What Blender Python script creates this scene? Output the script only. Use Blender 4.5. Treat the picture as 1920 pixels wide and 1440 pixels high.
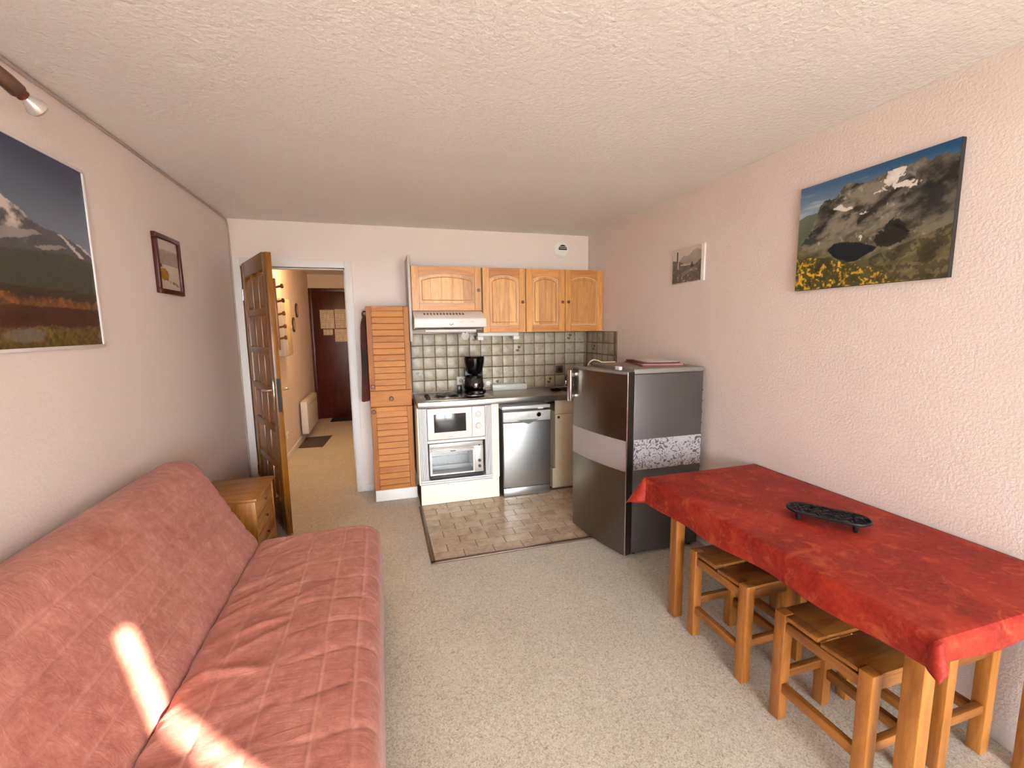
import bpy, bmesh, math, random
import numpy as np
from mathutils import Vector, Matrix
random.seed(7)
for o in list(bpy.data.objects): bpy.data.objects.remove(o)
SC = bpy.context.scene
COL = SC.collection
R = math.radians

# ------------------------------------------------------------------ camera
def cam_axes(yaw, pitch, roll):
    f = Vector((math.sin(yaw)*math.cos(pitch), math.cos(yaw)*math.cos(pitch), -math.sin(pitch)))
    r = Vector((math.cos(yaw), -math.sin(yaw), 0)); d = f.cross(r)
    return r*math.cos(roll)+d*math.sin(roll), -r*math.sin(roll)+d*math.cos(roll), f
r_, d_, f_ = cam_axes(R(16.402), R(7.316), R(.7637))
cd = bpy.data.cameras.new('camera'); cam = bpy.data.objects.new('camera', cd); COL.objects.link(cam)
cd.sensor_width = 36; cd.lens = 827.1/1920*36; cd.clip_start = .02
cam.matrix_world = Matrix(((r_.x, -d_.x, -f_.x, 0), (r_.y, -d_.y, -f_.y, 0), (r_.z, -d_.z, -f_.z, 1.507), (0, 0, 0, 1)))
SC.camera = cam

# ------------------------------------------------------------------ world, sun, exposure
W = bpy.data.worlds.new('world'); SC.world = W; W.use_nodes = True
bg = W.node_tree.nodes['Background']
bg.inputs[1].default_value = 18.5
_tc = W.node_tree.nodes.new('ShaderNodeTexCoord'); _sp = W.node_tree.nodes.new('ShaderNodeSeparateXYZ'); _rp = W.node_tree.nodes.new('ShaderNodeValToRGB')
_mp = W.node_tree.nodes.new('ShaderNodeMath'); _mp.operation = 'MULTIPLY_ADD'; _mp.inputs[1].default_value = .5; _mp.inputs[2].default_value = .5
_e = _rp.color_ramp.elements; _e[0].position = .49; _e[0].color = (.43, .43, .41, 1); _e[1].position = .51; _e[1].color = (.93, 1.0, 1.08, 1)   # ground below, bright haze above the horizon
for _a, _b in ((_tc.outputs['Generated'], _sp.inputs[0]), (_sp.outputs['Z'], _mp.inputs[0]), (_mp.outputs[0], _rp.inputs[0]), (_rp.outputs[0], bg.inputs[0])): W.node_tree.links.new(_a, _b)
sd = bpy.data.lights.new('sun', 'SUN'); sd.energy = 40; sd.angle = R(.9); sd.color = (1, .93, .80)
sun = bpy.data.objects.new('sun', sd); COL.objects.link(sun)
sdir = Vector((-1, 1, -math.sqrt(2)*math.tan(R(24)))).normalized()
sun.rotation_euler = sdir.to_track_quat('-Z', 'Y').to_euler(); sun.location = (6, -6, 5)
vs = SC.view_settings
vs.view_transform = 'Standard'; vs.look = 'None'; vs.gamma = 1; vs.use_curve_mapping = False; vs.exposure = 0.80
SC.cycles.max_bounces = 6; SC.cycles.diffuse_bounces = 4; SC.cycles.glossy_bounces = 3; SC.cycles.use_adaptive_sampling = True; SC.cycles.adaptive_threshold = .05; SC.cycles.adaptive_min_samples = 24; SC.cycles.transparent_max_bounces = 12
SC.cycles.sample_clamp_indirect = 8

# ------------------------------------------------------------------ helpers
def S(r, g, b):
    def l(c):
        c /= 255
        return c/12.92 if c <= .04045 else ((c+.055)/1.055)**2.4
    return (l(r), l(g), l(b), 1)

class NT:
    def __init__(s, name):
        s.m = bpy.data.materials.new(name); s.m.use_nodes = True
        s.t = s.m.node_tree; s.n = s.t.nodes; s.p = s.n['Principled BSDF']; s.out = s.n['Material Output']
    def new(s, ty, **kw):
        n = s.n.new(ty)
        for k, v in kw.items():
            if isinstance(k, str) and hasattr(n, k): setattr(n, k, v)
        return n
    def link(s, a, b): s.t.links.new(a, b)
    def coord(s, scale=(1, 1, 1), rnd=0.0):
        tc = s.new('ShaderNodeTexCoord'); mp = s.new('ShaderNodeMapping')
        mp.inputs['Scale'].default_value = scale
        s.link(tc.outputs['Object'], mp.inputs['Vector'])
        if rnd:
            oi = s.new('ShaderNodeObjectInfo'); mu = s.new('ShaderNodeMath', operation='MULTIPLY'); mu.inputs[1].default_value = rnd
            s.link(oi.outputs['Random'], mu.inputs[0]); s.link(mu.outputs[0], mp.inputs['Location'])
        return mp.outputs[0]
    def noise(s, vec, scale, detail=3, rough=.55, dist=0):
        n = s.new('ShaderNodeTexNoise'); n.inputs['Scale'].default_value = scale; n.inputs['Detail'].default_value = detail
        n.inputs['Roughness'].default_value = rough; n.inputs['Distortion'].default_value = dist
        s.link(vec, n.inputs['Vector']); return n.outputs['Fac']
    def ramp(s, fac, stops):
        n = s.new('ShaderNodeValToRGB'); e = n.color_ramp.elements
        while len(e) > 1: e.remove(e[0])
        e[0].position = stops[0][0]; e[0].color = stops[0][1]
        for p, c in stops[1:]:
            x = e.new(p); x.color = c
        s.link(fac, n.inputs[0]); return n.outputs[0]
    def mix(s, fac, a, b, mode='MIX'):
        n = s.new('ShaderNodeMix', data_type='RGBA', blend_type=mode)
        for i, v in ((0, fac), (6, a), (7, b)):
            if hasattr(v, 'links'): s.link(v, n.inputs[i])
            else: n.inputs[i].default_value = v
        return n.outputs[2]
    def bump(s, h, strength, dist=.01, prev=None):
        n = s.new('ShaderNodeBump'); n.inputs['Strength'].default_value = strength; n.inputs['Distance'].default_value = dist
        s.link(h, n.inputs['Height'])
        if prev is not None: s.link(prev, n.inputs['Normal'])
        s.link(n.outputs[0], s.p.inputs['Normal']); return n.outputs[0]
    def base(s, c):
        if hasattr(c, 'links'): s.link(c, s.p.inputs['Base Color'])
        else: s.p.inputs['Base Color'].default_value = c
    def set(s, **kw):
        for k, v in kw.items(): s.p.inputs[k.replace('_', ' ')].default_value = v
        return s

def plain(name, c, rough=.5, metal=0, bump=0, bscale=200, var=0, spec=.5):
    t = NT(name); t.set(Roughness=rough, Metallic=metal); t.p.inputs['Specular IOR Level'].default_value = spec
    co = t.coord()
    if var:
        f = t.noise(co, 9, 3)
        d = tuple(max(0, x*(1-var)) for x in c[:3])+(1,)
        t.base(t.ramp(f, [(.3, d), (.7, c)]))
    else: t.base(c)
    if bump: t.bump(t.noise(co, bscale, 3), bump, .002)
    return t.m

def wood(name, light, dark, axis='Z', rough=.42, scale=1.0, knots=False, contrast=1.0, tonev=.55):
    t = NT(name); t.set(Roughness=rough)
    st = {'X': (1, 9, 9), 'Y': (9, 1, 9), 'Z': (9, 9, 1)}[axis]
    co = t.coord(tuple(x*scale for x in st), rnd=13.0)
    f1 = t.noise(co, 2.2, 4, .6, 1.2)
    f2 = t.noise(co, 14, 3, .6, .4)
    mid = tuple((a+b)/2 for a, b in zip(light, dark))
    c1 = t.ramp(f1, [(.28, dark), (.46, mid), (.62, light)])
    c2 = t.ramp(f2, [(.35, (.78, .72, .66, 1)), (.6, (1, 1, 1, 1))])
    c = t.mix(.55*contrast, c1, c2, 'MULTIPLY')
    oi = t.new('ShaderNodeObjectInfo')
    tone = t.ramp(oi.outputs['Random'], [(0, (.70, .60, .52, 1)), (.35, (.92, .86, .80, 1)), (.6, (1, 1, 1, 1)), (1, (1.0, .97, .92, 1))])
    c = t.mix(tonev, c, tone, 'MULTIPLY')
    if knots:
        v = t.new('ShaderNodeTexVoronoi'); v.inputs['Scale'].default_value = 1.0
        k = t.coord(tuple(x*.9 for x in ({'X': (3, 9, 9), 'Y': (9, 3, 9), 'Z': (9, 9, 3)}[axis])), rnd=5.0)
        t.link(k, v.inputs['Vector'])
        kk = t.ramp(v.outputs['Distance'], [(.05, (1, 1, 1, 1)), (.13, (0, 0, 0, 1))])
        c = t.mix(kk, c, tuple(x*.3 for x in dark[:3])+(1,))
    t.base(c); t.bump(f2, .12, .002); return t.m

def vcol(name, rough=.6):
    t = NT(name); t.set(Roughness=rough)
    a = t.new('ShaderNodeAttribute'); a.attribute_name = 'Col'
    t.base(a.outputs['Color']); return t.m

def glassy(name, tint=(1, 1, 1, 1), refl=.08, rough=.02):
    t = NT(name); tr = t.new('ShaderNodeBsdfTransparent'); tr.inputs[0].default_value = tint
    gl = t.new('ShaderNodeBsdfGlossy'); gl.inputs['Roughness'].default_value = rough
    mx = t.new('ShaderNodeMixShader'); mx.inputs[0].default_value = .03+refl
    t.link(tr.outputs[0], mx.inputs[1]); t.link(gl.outputs[0], mx.inputs[2]); t.link(mx.outputs[0], t.out.inputs[0])
    return t.m

# --- geometry
def BM(): return bmesh.new()
def box(bm, a, b, bev=0.0, seg=2, rot=None, piv=None):
    t = bmesh.new(); bmesh.ops.create_cube(t, size=1)
    a = Vector(a); b = Vector(b); c = (a+b)/2; s = b-a
    for v in t.verts: v.co = Vector((v.co.x*s.x, v.co.y*s.y, v.co.z*s.z))+c
    if bev:
        bev = min(bev, abs(s.x)*.45, abs(s.y)*.45, abs(s.z)*.45)
        bmesh.ops.bevel(t, geom=t.edges[:], offset=bev, segments=seg, profile=.5, affect='EDGES')
    if rot is not None:
        pv = Vector(piv) if piv is not None else c
        for v in t.verts: v.co = rot @ (v.co-pv)+pv
    join(bm, t); return bm
def join(bm, t):
    m = bpy.data.meshes.new('tmp'); t.to_mesh(m); t.free(); bm.from_mesh(m); bpy.data.meshes.remove(m)
def cyl(bm, p, q, r1, r2=None, n=20, bev=0.0):
    r2 = r1 if r2 is None else r2; p = Vector(p); q = Vector(q); d = q-p
    t = bmesh.new(); bmesh.ops.create_cone(t, cap_ends=True, segments=n, radius1=r1, radius2=r2, depth=d.length)
    if bev:
        es = [e for e in t.edges if abs(e.verts[0].co.z-e.verts[1].co.z) < 1e-6]
        bmesh.ops.bevel(t, geom=es, offset=bev, segments=2, profile=.5, affect='EDGES')
    M = d.to_track_quat('Z', 'Y').to_matrix().to_4x4(); M.translation = (p+q)/2
    bmesh.ops.transform(t, matrix=M, verts=t.verts); join(bm, t); return bm
def lathe(bm, c, prof, axis=(0, 0, 1), n=28):
    t = bmesh.new(); rings = []
    for r, z in prof:
        rings.append([t.verts.new((max(r, 1e-5)*math.cos(2*math.pi*i/n), max(r, 1e-5)*math.sin(2*math.pi*i/n), z)) for i in range(n)])
    for a, b in zip(rings, rings[1:]):
        for i in range(n): t.faces.new((a[i], a[(i+1) % n], b[(i+1) % n], b[i]))
    M = Vector(axis).to_track_quat('Z', 'Y').to_matrix().to_4x4(); M.translation = Vector(c)
    bmesh.ops.transform(t, matrix=M, verts=t.verts)
    bmesh.ops.remove_doubles(t, verts=t.verts, dist=2e-5); bmesh.ops.recalc_face_normals(t, faces=t.faces)
    join(bm, t); return bm
def tube(bm, pts, r, n=10, closed=False):
    pts = [Vector(p) for p in pts]; t = bmesh.new(); rings = []
    prev = None
    for i, p in enumerate(pts):
        d = (pts[min(i+1, len(pts)-1)]-pts[max(i-1, 0)]).normalized()
        if prev is None: u = d.orthogonal().normalized()
        else: u = (prev-d*prev.dot(d)).normalized()
        prev = u; w = d.cross(u)
        rings.append([t.verts.new(p+u*r*math.cos(2*math.pi*k/n)+w*r*math.sin(2*math.pi*k/n)) for k in range(n)])
    for a, b in zip(rings, rings[1:]):
        for k in range(n): t.faces.new((a[k], a[(k+1) % n], b[(k+1) % n], b[k]))
    t.faces.new(rings[0][::-1]); t.faces.new(rings[-1]); bmesh.ops.recalc_face_normals(t, faces=t.faces)
    join(bm, t); return bm
def prism(bm, poly, a0, a1, plane='xz', bev=0):
    """poly: 2-D outline extruded between a0 and a1 along the third axis"""
    def P(u, v, w): return {'xz': (u, w, v), 'yz': (w, u, v), 'xy': (u, v, w)}[plane]
    t = bmesh.new()
    A = [t.verts.new(P(u, v, a0)) for u, v in poly]; B = [t.verts.new(P(u, v, a1)) for u, v in poly]
    t.faces.new(A); t.faces.new(B[::-1])
    for i in range(len(poly)):
        j = (i+1) % len(poly); t.faces.new((A[j], A[i], B[i], B[j]))
    bmesh.ops.recalc_face_normals(t, faces=t.faces)
    if bev: bmesh.ops.bevel(t, geom=t.edges[:], offset=bev, segments=1, affect='EDGES')
    join(bm, t); return bm

def mesh(bm, name, smooth=True):
    m = bpy.data.meshes.new(name); bm.to_mesh(m); bm.free()
    if smooth:
        m.polygons.foreach_set('use_smooth', [True]*len(m.polygons))
        try: m.set_sharp_from_angle(angle=R(35))
        except Exception: pass
    return m
def obj(name, bm, mat, parent=None, smooth=True, **tags):
    m = bm if isinstance(bm, bpy.types.Mesh) else mesh(bm, name, smooth)
    if isinstance(parent, bpy.types.Object):
        root = parent
        while root.parent: root = root.parent
        if root.get('_w'):
            L = root.location
            m.transform(Matrix.Translation(-Vector(L)))
    o = bpy.data.objects.new(name, m); COL.objects.link(o)
    if mat is not None and not m.materials: m.materials.append(mat)
    if parent: o.parent = parent
    for k, v in tags.items(): o[k] = v
    return o
def thing(name, label, cat, loc=(0, 0, 0), rz=0, group=None, world=True):
    """Empty at the base of a thing; with world=True its parts are given in world coordinates"""
    o = bpy.data.objects.new(name, None); COL.objects.link(o); o.empty_display_size = .05
    o.location = loc; o.rotation_euler = (0, 0, rz); o['label'] = label; o['category'] = cat
    if group: o['group'] = group
    if world: o['_w'] = 1
    return o
def single(name, bm, mat, label, cat, base, group=None, smooth=True):
    """a thing that is one mesh; its origin is moved to its base"""
    m = mesh(bm, name, smooth) if not isinstance(bm, bpy.types.Mesh) else bm
    m.transform(Matrix.Translation(-Vector(base)))
    o = bpy.data.objects.new(name, m); COL.objects.link(o); o.location = base
    if not m.materials: m.materials.append(mat)
    o['label'] = label; o['category'] = cat
    if group: o['group'] = group
    return o
def struct(name, bm, mat, label=None):
    o = obj(name, bm, mat); o['kind'] = 'structure'
    if label: o['label'] = label
    return o
def bx(a, b, bev=0.0, seg=2): return box(BM(), a, b, bev, seg)
def copy_tree(o, parent=None):
    c = o.copy(); COL.objects.link(c)
    if parent: c.parent = parent
    for ch in o.children: copy_tree(ch, c)
    return c

# ------------------------------------------------------------------ room numbers
XL, XR, YB, ZC, YF = -1.154, 2.071, 4.221, 2.415, -1.0
XC = -1.11            # corridor left wall
YE = 8.05             # entrance door

# ------------------------------------------------------------------ materials of the setting
def wall_mat(name, c, bs, sc, rough=.85):
    t = NT(name); t.set(Roughness=rough); co = t.coord()
    h = t.noise(co, sc, 3, .6)
    t.base(c); t.bump(h, bs, .006); return t.m
M_wall = wall_mat('wall_paint', (.80, .685, .615, 1), .22, 95)
M_wallr = wall_mat('wall_render', (.80, .67, .61, 1), .5, 85)
M_ceil = wall_mat('ceiling_stipple', (.85, .80, .765, 1), 1.0, 46)
M_white = plain('white_paint', S(236, 232, 226), .45)
M_whitetrim = plain('trim_paint', S(226, 219, 214), .5, bump=.05)

def lino():
    t = NT('speckled_vinyl'); t.set(Roughness=.38)
    co = t.coord()
    w = t.noise(co, 70, 2, .5, 0)
    n1 = t.noise(co, 62, 3, .6, 2.2); n2 = t.noise(co, 120, 2, .6, 1.5); n3 = t.noise(co, 3, 3)
    c = t.ramp(n1, [(.30, S(112, 101, 84)), (.40, S(168, 156, 136)), (.50, S(210, 202, 184)), (.66, S(232, 227, 212))])
    c = t.mix(.35, c, t.ramp(n2, [(.36, S(124, 112, 94)), (.56, S(228, 222, 206))]))
    c = t.mix(.20, c, t.ramp(n3, [(.35, S(192, 182, 164)), (.65, S(228, 220, 204))]))
    t.base(c); t.bump(w, .06, .002); return t.m
M_lino = lino()

# ------------------------------------------------------------------ floor, ceiling, walls
struct('floor', bx((XL-.1, YF-.1, -.08), (XR+.1, YE+.1, 0)), M_lino)
struct('ceiling', bx((XL-.1, YF-.1, ZC), (XR+.1, YE+.1, ZC+.1)), M_ceil)
struct('wall_left', bx((XL-.1, YF-.1, 0), (XL, YB, ZC)), M_wall)
wall_right = struct('wall_right', bx((XR, YF-.1, 0), (XR+.1, YB+.1, ZC)), M_wallr)
DJL, DJR, DH = -1.085, -.278, 2.04        # doorway
wb = BM()
box(wb, (XL-.1, YB, 0), (DJL, YB+.1, ZC)); box(wb, (DJL, YB, DH), (DJR, YB+.1, ZC)); box(wb, (DJR, YB, 0), (XR, YB+.1, ZC))
wall_back = struct('wall_back', wb, M_wall)
struct('wall_corridor_left', bx((XC-.1, YB+.1, 0), (XC, YE+.1, ZC)), M_wall)
struct('wall_corridor_right', bx((0.10, YB+.1, 0), (.20, YE+.1, ZC)), M_wall)
struct('wall_corridor_end', bx((XC, YE, 0), (.10, YE+.1, ZC)), M_wall)
# rear wall with the balcony window (behind the camera)
WX0, WX1, WZ1 = -.75, 1.865, 2.30
wf = BM()
box(wf, (XL, YF-.1, 0), (WX0, YF, ZC)); box(wf, (WX1, YF-.1, 0), (XR, YF, ZC)); box(wf, (WX0, YF-.1, WZ1), (WX1, YF, ZC))
struct('wall_front', wf, M_wall)
M_pvc = plain('white_window_frame', S(235, 233, 230), .35)
M_pane = glassy('window_pane', refl=.0)
win = BM()
fw = .05
box(win, (WX0, YF-.09, 0), (WX1, YF-.02, fw)); box(win, (WX0, YF-.09, WZ1-fw), (WX1, YF-.02, WZ1))
box(win, (WX0, YF-.09, fw), (WX0+fw, YF-.02, WZ1-fw)); box(win, (WX1-.02, YF-.09, fw), (WX1, YF-.02, WZ1-fw))
win1 = struct('window_1', win, M_pvc, 'white framed sliding balcony window')
xm = (WX0+WX1)/2
obj('stile', bx((xm-.04, YF-.085, fw), (xm+.04, YF-.025, WZ1-fw), .004), M_pvc, win1)
for a, b in ((WX0+fw, xm-.04), (xm+.04, WX1-.02)):
    obj('pane', bx((a, YF-.058, fw), (b, YF-.052, WZ1-fw)), M_pane, win1, smooth=False)
M_conc = plain('added_concrete', S(126, 120, 114), .9, bump=.2, bscale=60)  # for the invented, unseen balcony; dark to hold back bounced daylight
struct('floor_added_bounce', bx((-2.6, YF-3.8, -.12), (2.6, YF-.1, -.02)), plain('bounce_paving', S(196, 190, 180), .9, bump=.2, bscale=60))  # added unseen floor, pale so it bounces daylight up to the ceiling
struct('ceiling_added_blocker', bx((-1.4, YF-3.8, 2.52), (2.12, YF-.1, 2.65)), M_conc)  # added unseen slab that cuts off the high sky
struct('wall_added_kerb', bx((-1.3, YF-3.8, -.02), (2.12, YF-3.72, .12)), M_conc, 'low added kerb out of view, trimming the daylight')  # added unseen kerb, trims daylight coming from below
struct('wall_added_left', bx((-1.4, YF-3.8, -.02), (-1.3, YF-.1, 2.52)), M_conc)  # added unseen side wall, keeps slanting daylight off the right wall
o = single('added_sun_screen', bx((2.13, -4.75, -.02), (2.17, -1.465, 3.2), .004), M_white, 'added white screen outside the window, narrowing the sun to a strip', 'screen', (2.15, -2.3, -.02))  # added unseen blocker; the gap beside it shapes the sun strip

# baseboards
M_base = plain('white_baseboard', S(232, 229, 225), .5)
struct('baseboard_corridor', bx((XC, YB+.1, 0), (XC+.012, YE, .07), .002), M_base)
struct('baseboard_right', bx((XR-.012, YF, 0), (XR, 2.36, .06), .002), M_base)
struct('baseboard_left', bx((XL, YF, 0), (XL+.012, YB, .06), .002), M_base)
struct('baseboard_back', bx((DJR+.075, YB-.012, 0), (-.116, YB, .065), .002), M_base)

# door frame
tf = BM()
box(tf, (DJR, YB-.012, 0), (DJR+.062, YB+.11, DH+.065), .003); box(tf, (DJL-.062, YB-.012, 0), (DJL, YB+.11, DH+.065), .003)
box(tf, (DJL, YB-.012, DH), (DJR, YB+.11, DH+.065), .003)
box(tf, (DJR-.012, YB+.035, 0), (DJR, YB+.10, DH), .002); box(tf, (DJL, YB+.035, DH-.012), (DJR, YB+.10, DH), .002)
struct('trim_1', tf, M_whitetrim, 'white painted door frame')

# ------------------------------------------------------------------ wall tiles of the kitchen
def tile_mat(name, decor=False):
    t = NT(name); t.set(Roughness=.36)
    co = t.coord((1, 1, 1), rnd=4)
    f = t.noise(co, 30, 4, .6, 1.0); e = t.noise(co, 120, 3)
    c = t.ramp(f, [(.3, S(150, 138, 116)), (.5, S(172, 160, 138)), (.7, S(184, 174, 154))])
    oi = t.new('ShaderNodeObjectInfo')
    c = t.mix(.5, c, t.ramp(oi.outputs['Random'], [(0, (.86, .82, .78, 1)), (1, (1, 1, .98, 1))]), 'MULTIPLY')
    # brown glazed edges
    tc = t.new('ShaderNodeTexCoord'); sp = t.new('ShaderNodeSeparateXYZ'); t.link(tc.outputs['Object'], sp.inputs[0])
    ax = t.new('ShaderNodeMath', operation='ABSOLUTE'); az = t.new('ShaderNodeMath', operation='ABSOLUTE'); mx = t.new('ShaderNodeMath', operation='MAXIMUM')
    t.link(sp.outputs['X'], ax.inputs[0]); t.link(sp.outputs['Z'], az.inputs[0]); t.link(ax.outputs[0], mx.inputs[0]); t.link(az.outputs[0], mx.inputs[1])
    ad = t.new('ShaderNodeMath', operation='MULTIPLY_ADD'); ad.inputs[1].default_value = .012; ad.inputs[2].default_value = -.006
    t.link(e, ad.inputs[0]); ad2 = t.new('ShaderNodeMath', operation='ADD'); t.link(mx.outputs[0], ad2.inputs[0]); t.link(ad.outputs[0], ad2.inputs[1])
    k = t.ramp(ad2.outputs[0], [(.0485, (0, 0, 0, 1)), (.0525, (1, 1, 1, 1))])
    c = t.mix(k, c, S(124, 104, 80))
    t.base(c); t.bump(f, .08, .003); return t.m
M_tile = tile_mat('glazed_tile')
M_grout = plain('tile_grout', S(96, 78, 58), .8)
TS = .1105
tm = mesh(bx((-.0540, -.0045, -.0540), (.0540, .0045, .0540), .0035, 2), 'tile'); tm.materials.append(M_tile)
M_leaf = plain('tile_green_print', S(70, 66, 44), .3); M_fruit = plain('tile_rust_print', S(104, 66, 54), .3)
def motif_mesh(flip):
    b = BM(); s = -1 if flip else 1
    for cx, cz, rx, rz, an in ((-.012, .022, .011, .006, .5), (.004, .026, .010, .006, -.6), (-.004, .014, .013, .006, .1), (.014, -.012, .018, .010, .2), (.004, -.018, .010, .007, -.4), (.0, .0, .003, .014, -.3)):
        t = bmesh.new(); vs_ = []
        for i in range(12):
            a = 2*math.pi*i/12; x = rx*math.cos(a); z = rz*math.sin(a)
            vs_.append(t.verts.new((s*(cx+x*math.cos(an)-z*math.sin(an)), -.0053, cz+x*math.sin(an)+z*math.cos(an))))
        f = t.faces.new(vs_ if not flip else vs_[::-1])
        r = bmesh.ops.extrude_face_region(t, geom=[f]); bmesh.ops.translate(t, vec=(0, .0015, 0), verts=[v for v in r['geom'] if isinstance(v, bmesh.types.BMVert)])
        bmesh.ops.recalc_face_normals(t, faces=t.faces); join(b, t)
    m = mesh(b, 'tile_motif'); m.materials.append(M_leaf); m.materials.append(M_fruit)
    for p in m.polygons: p.material_index = 1 if p.center.z < -.006 else 0
    return m
mot = motif_mesh(False); mot2 = motif_mesh(True)
TX0, TZ0 = .264, .905
obj('tile_bed', bx((TX0-.006, YB-.004, TZ0), (XR, YB, 1.4575)), M_grout, wall_back, smooth=False)
obj('tile_bed', bx((XR-.004, 3.607, TZ0), (XR, YB, 1.4575)), M_grout, wall_right, smooth=False)
MOT = {(1, 0): 0, (0, 3): 0, (5, 0): 1, (9, 1): 1, (14, 0): 1, (12, 4): 1, (7, 4): 0}
for i in range(17):
    for j in range(5):
        z = 1.4565-TS*(j+.5); x = TX0+TS*(i+.5)
        if i == 16:
            if x-TS/2 > XR-.02: continue
            w = (XR-.006)-(x-TS/2)
            o = obj('tile', bx((x-TS/2+.002, YB-.0105, z-.0532), (x-TS/2+w, YB-.002, z+.0532), .003, 2), M_tile, wall_back); continue
        o = bpy.data.objects.new('tile', tm); COL.objects.link(o); o.parent = wall_back; o.location = (x, YB-.0065, z)
        if (i, j) in MOT:
            q = bpy.data.objects.new('tile_motif', (mot, mot2)[MOT[(i, j)]]); COL.objects.link(q); q.parent = o
for i in range(6):
    for j in range(5):
        z = 1.4565-TS*(j+.5); y = YB-.012-TS*(i+.5)
        if i == 5:
            obj('tile', bx((XR-.0105, 3.609, z-.0532), (XR-.002, y+TS/2-.002, z+.0532), .003), M_tile, wall_right); continue
        o = bpy.data.objects.new('tile', tm); COL.objects.link(o); o.parent = wall_right; o.location = (XR-.0065, y, z); o.rotation_euler = (0, 0, R(-90))
        if (i, j) == (1, 1):
            q = bpy.data.objects.new('tile_motif', mot2); COL.objects.link(q); q.parent = o

# ------------------------------------------------------------------ kitchen floor tiles
def ftile_mat():
    t = NT('floor_tile_glaze'); t.set(Roughness=.25)
    co = t.coord((1, 1, 1), rnd=7)
    f = t.noise(co, 9, 4, .6, .8); g = t.noise(co, 70, 3)
    c = t.ramp(f, [(.3, S(178, 152, 124)), (.55, S(208, 186, 158)), (.75, S(222, 204, 178))])
    c = t.mix(.25, c, t.ramp(g, [(.35, S(170, 140, 110)), (.65, S(218, 202, 180))]))
    oi = t.new('ShaderNodeObjectInfo')
    c = t.mix(.6, c, t.ramp(oi.outputs['Random'], [(0, (.84, .80, .76, 1)), (1, (1.0, 1.0, 1.0, 1))]), 'MULTIPLY')
    t.base(c); t.bump(f, .06, .003); return t.m
M_ftile = ftile_mat()
M_fgrout = plain('floor_grout', S(112, 88, 66), .85)
KX0, KY0 = .268, 2.735
fk = struct('floor_kitchen', bx((KX0-.01, KY0-.01, 0), (XR, YB, .003)), M_fgrout, 'brown grouted tile bed of the kitchen corner')
TL, TW = .2045, .1045
ftm = mesh(bx((-TL/2+.0028, -TW/2+.0028, -.002), (TL/2-.0028, TW/2-.0028, .0008), .0008, 1), 'floor_tile'); ftm.materials.append(M_ftile)
for j in range(9):
    y = KY0+TW*(j+.5)
    off = (-TL/2 if j % 2 else 0)
    x = KX0+off
    while x < XR-.01:
        a, b = max(x, KX0), min(x+TL, XR-.004)
        if b-a > .03:
            if b-a > TL-.001:
                o = bpy.data.objects.new('floor_tile', ftm); COL.objects.link(o); o.parent = fk; o.location = ((a+b)/2, y, .004)
            else:
                obj('floor_tile', bx((a+.0028, y-TW/2+.0028, .002), (b-.0028, y+TW/2-.0028, .0048), .0008, 1), M_ftile, fk)
        x += TL
M_strip = plain('bronze_edge_strip', S(112, 92, 76), .35, .55)
ts = BM(); box(ts, (KX0-.028, KY0-.028, 0), (XR-.02, KY0+.001, .011), .003); box(ts, (KX0-.028, KY0-.028, 0), (KX0+.001, 3.66, .011), .003)
struct('trim_2', ts, M_strip, 'brown metal edging strip around kitchen tiles')

# ------------------------------------------------------------------ pine door (open into the room)
P_l, P_d = S(206, 132, 58), S(150, 78, 26)
M_pdoor = wood('varnished_pine_door', S(160, 100, 10), S(112, 64, 4), 'Z', .3)
M_pdoorx = wood('varnished_pine_rail', S(152, 94, 10), S(104, 60, 4), 'X', .3)
M_chrome = plain('polished_chrome', (.8, .78, .74, 1), .12, 1)
M_black = plain('black_plastic', S(18, 17, 17), .35)
M_dark = plain('dark_recess', S(14, 12, 11), .7)
DW, DT = .835, .040
d1 = bpy.data.objects.new('door_1', None); COL.objects.link(d1); d1['kind'] = 'structure'; d1['label'] = 'open varnished pine door with eighteen small raised panels'
d1.location = (DJL+.012, YB-.022, .008); d1.rotation_euler = (0, 0, -R(65.8))
def dp(name, bm, m, par=None): return obj(name, bm, m, par or d1)
DHt = 2.045
sw = .105
dp('stile', bx((0, 0, 0), (sw, DT, DHt), .003), M_pdoor); dp('stile', bx((DW-sw, 0, 0), (DW, DT, DHt-.012), .003), M_pdoor)
dp('rail', bx((sw, 0, 0), (DW-sw, DT, .20), .003), M_pdoorx); dp('rail', bx((sw, 0, DHt-.12), (DW-sw, DT, DHt), .003), M_pdoorx)
rows = 6; z0, z1 = .20, DHt-.12; rh = (z1-z0)/rows; cw = (DW-2*sw)/3
for i in range(1, rows):
    dp('rail', bx((sw, .002, z0+rh*i-.026), (DW-sw, DT-.002, z0+rh*i+.026), .004), M_pdoorx)
for i in range(1, 3):
    for j in range(rows):
        dp('muntin', bx((sw+cw*i-.022, .002, z0+rh*j+(.026 if j else 0)), (sw+cw*i+.022, DT-.002, z0+rh*(j+1)-(.026 if j < rows-1 else 0)), .004), M_pdoor)
def raised(w, h, t):
    b = BM(); v = []
    t_ = bmesh.new()
    def ring(m_, y): return [t_.verts.new((x, y, z)) for x, z in ((m_, m_), (w-m_, m_), (w-m_, h-m_), (m_, h-m_))]
    ys = [t/2-.004, t/2-.015]
    A = ring(0, ys[0]); B = ring(.026, ys[1]); C_ = ring(0, t-ys[0]); D = ring(.026, t-ys[1])
    t_.faces.new(B); t_.faces.new(D[::-1])
    for P, Q in ((A, B), (C_, A), (D, C_)):
        for k in range(4): t_.faces.new((P[k], P[(k+1) % 4], Q[(k+1) % 4], Q[k]))
    bmesh.ops.recalc_face_normals(t_, faces=t_.faces); join(b, t_); return b
pw, ph = cw-.030, rh-.040
pm = mesh(raised(pw, ph, DT), 'panel', False); pm.materials.append(M_pdoor)
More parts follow.
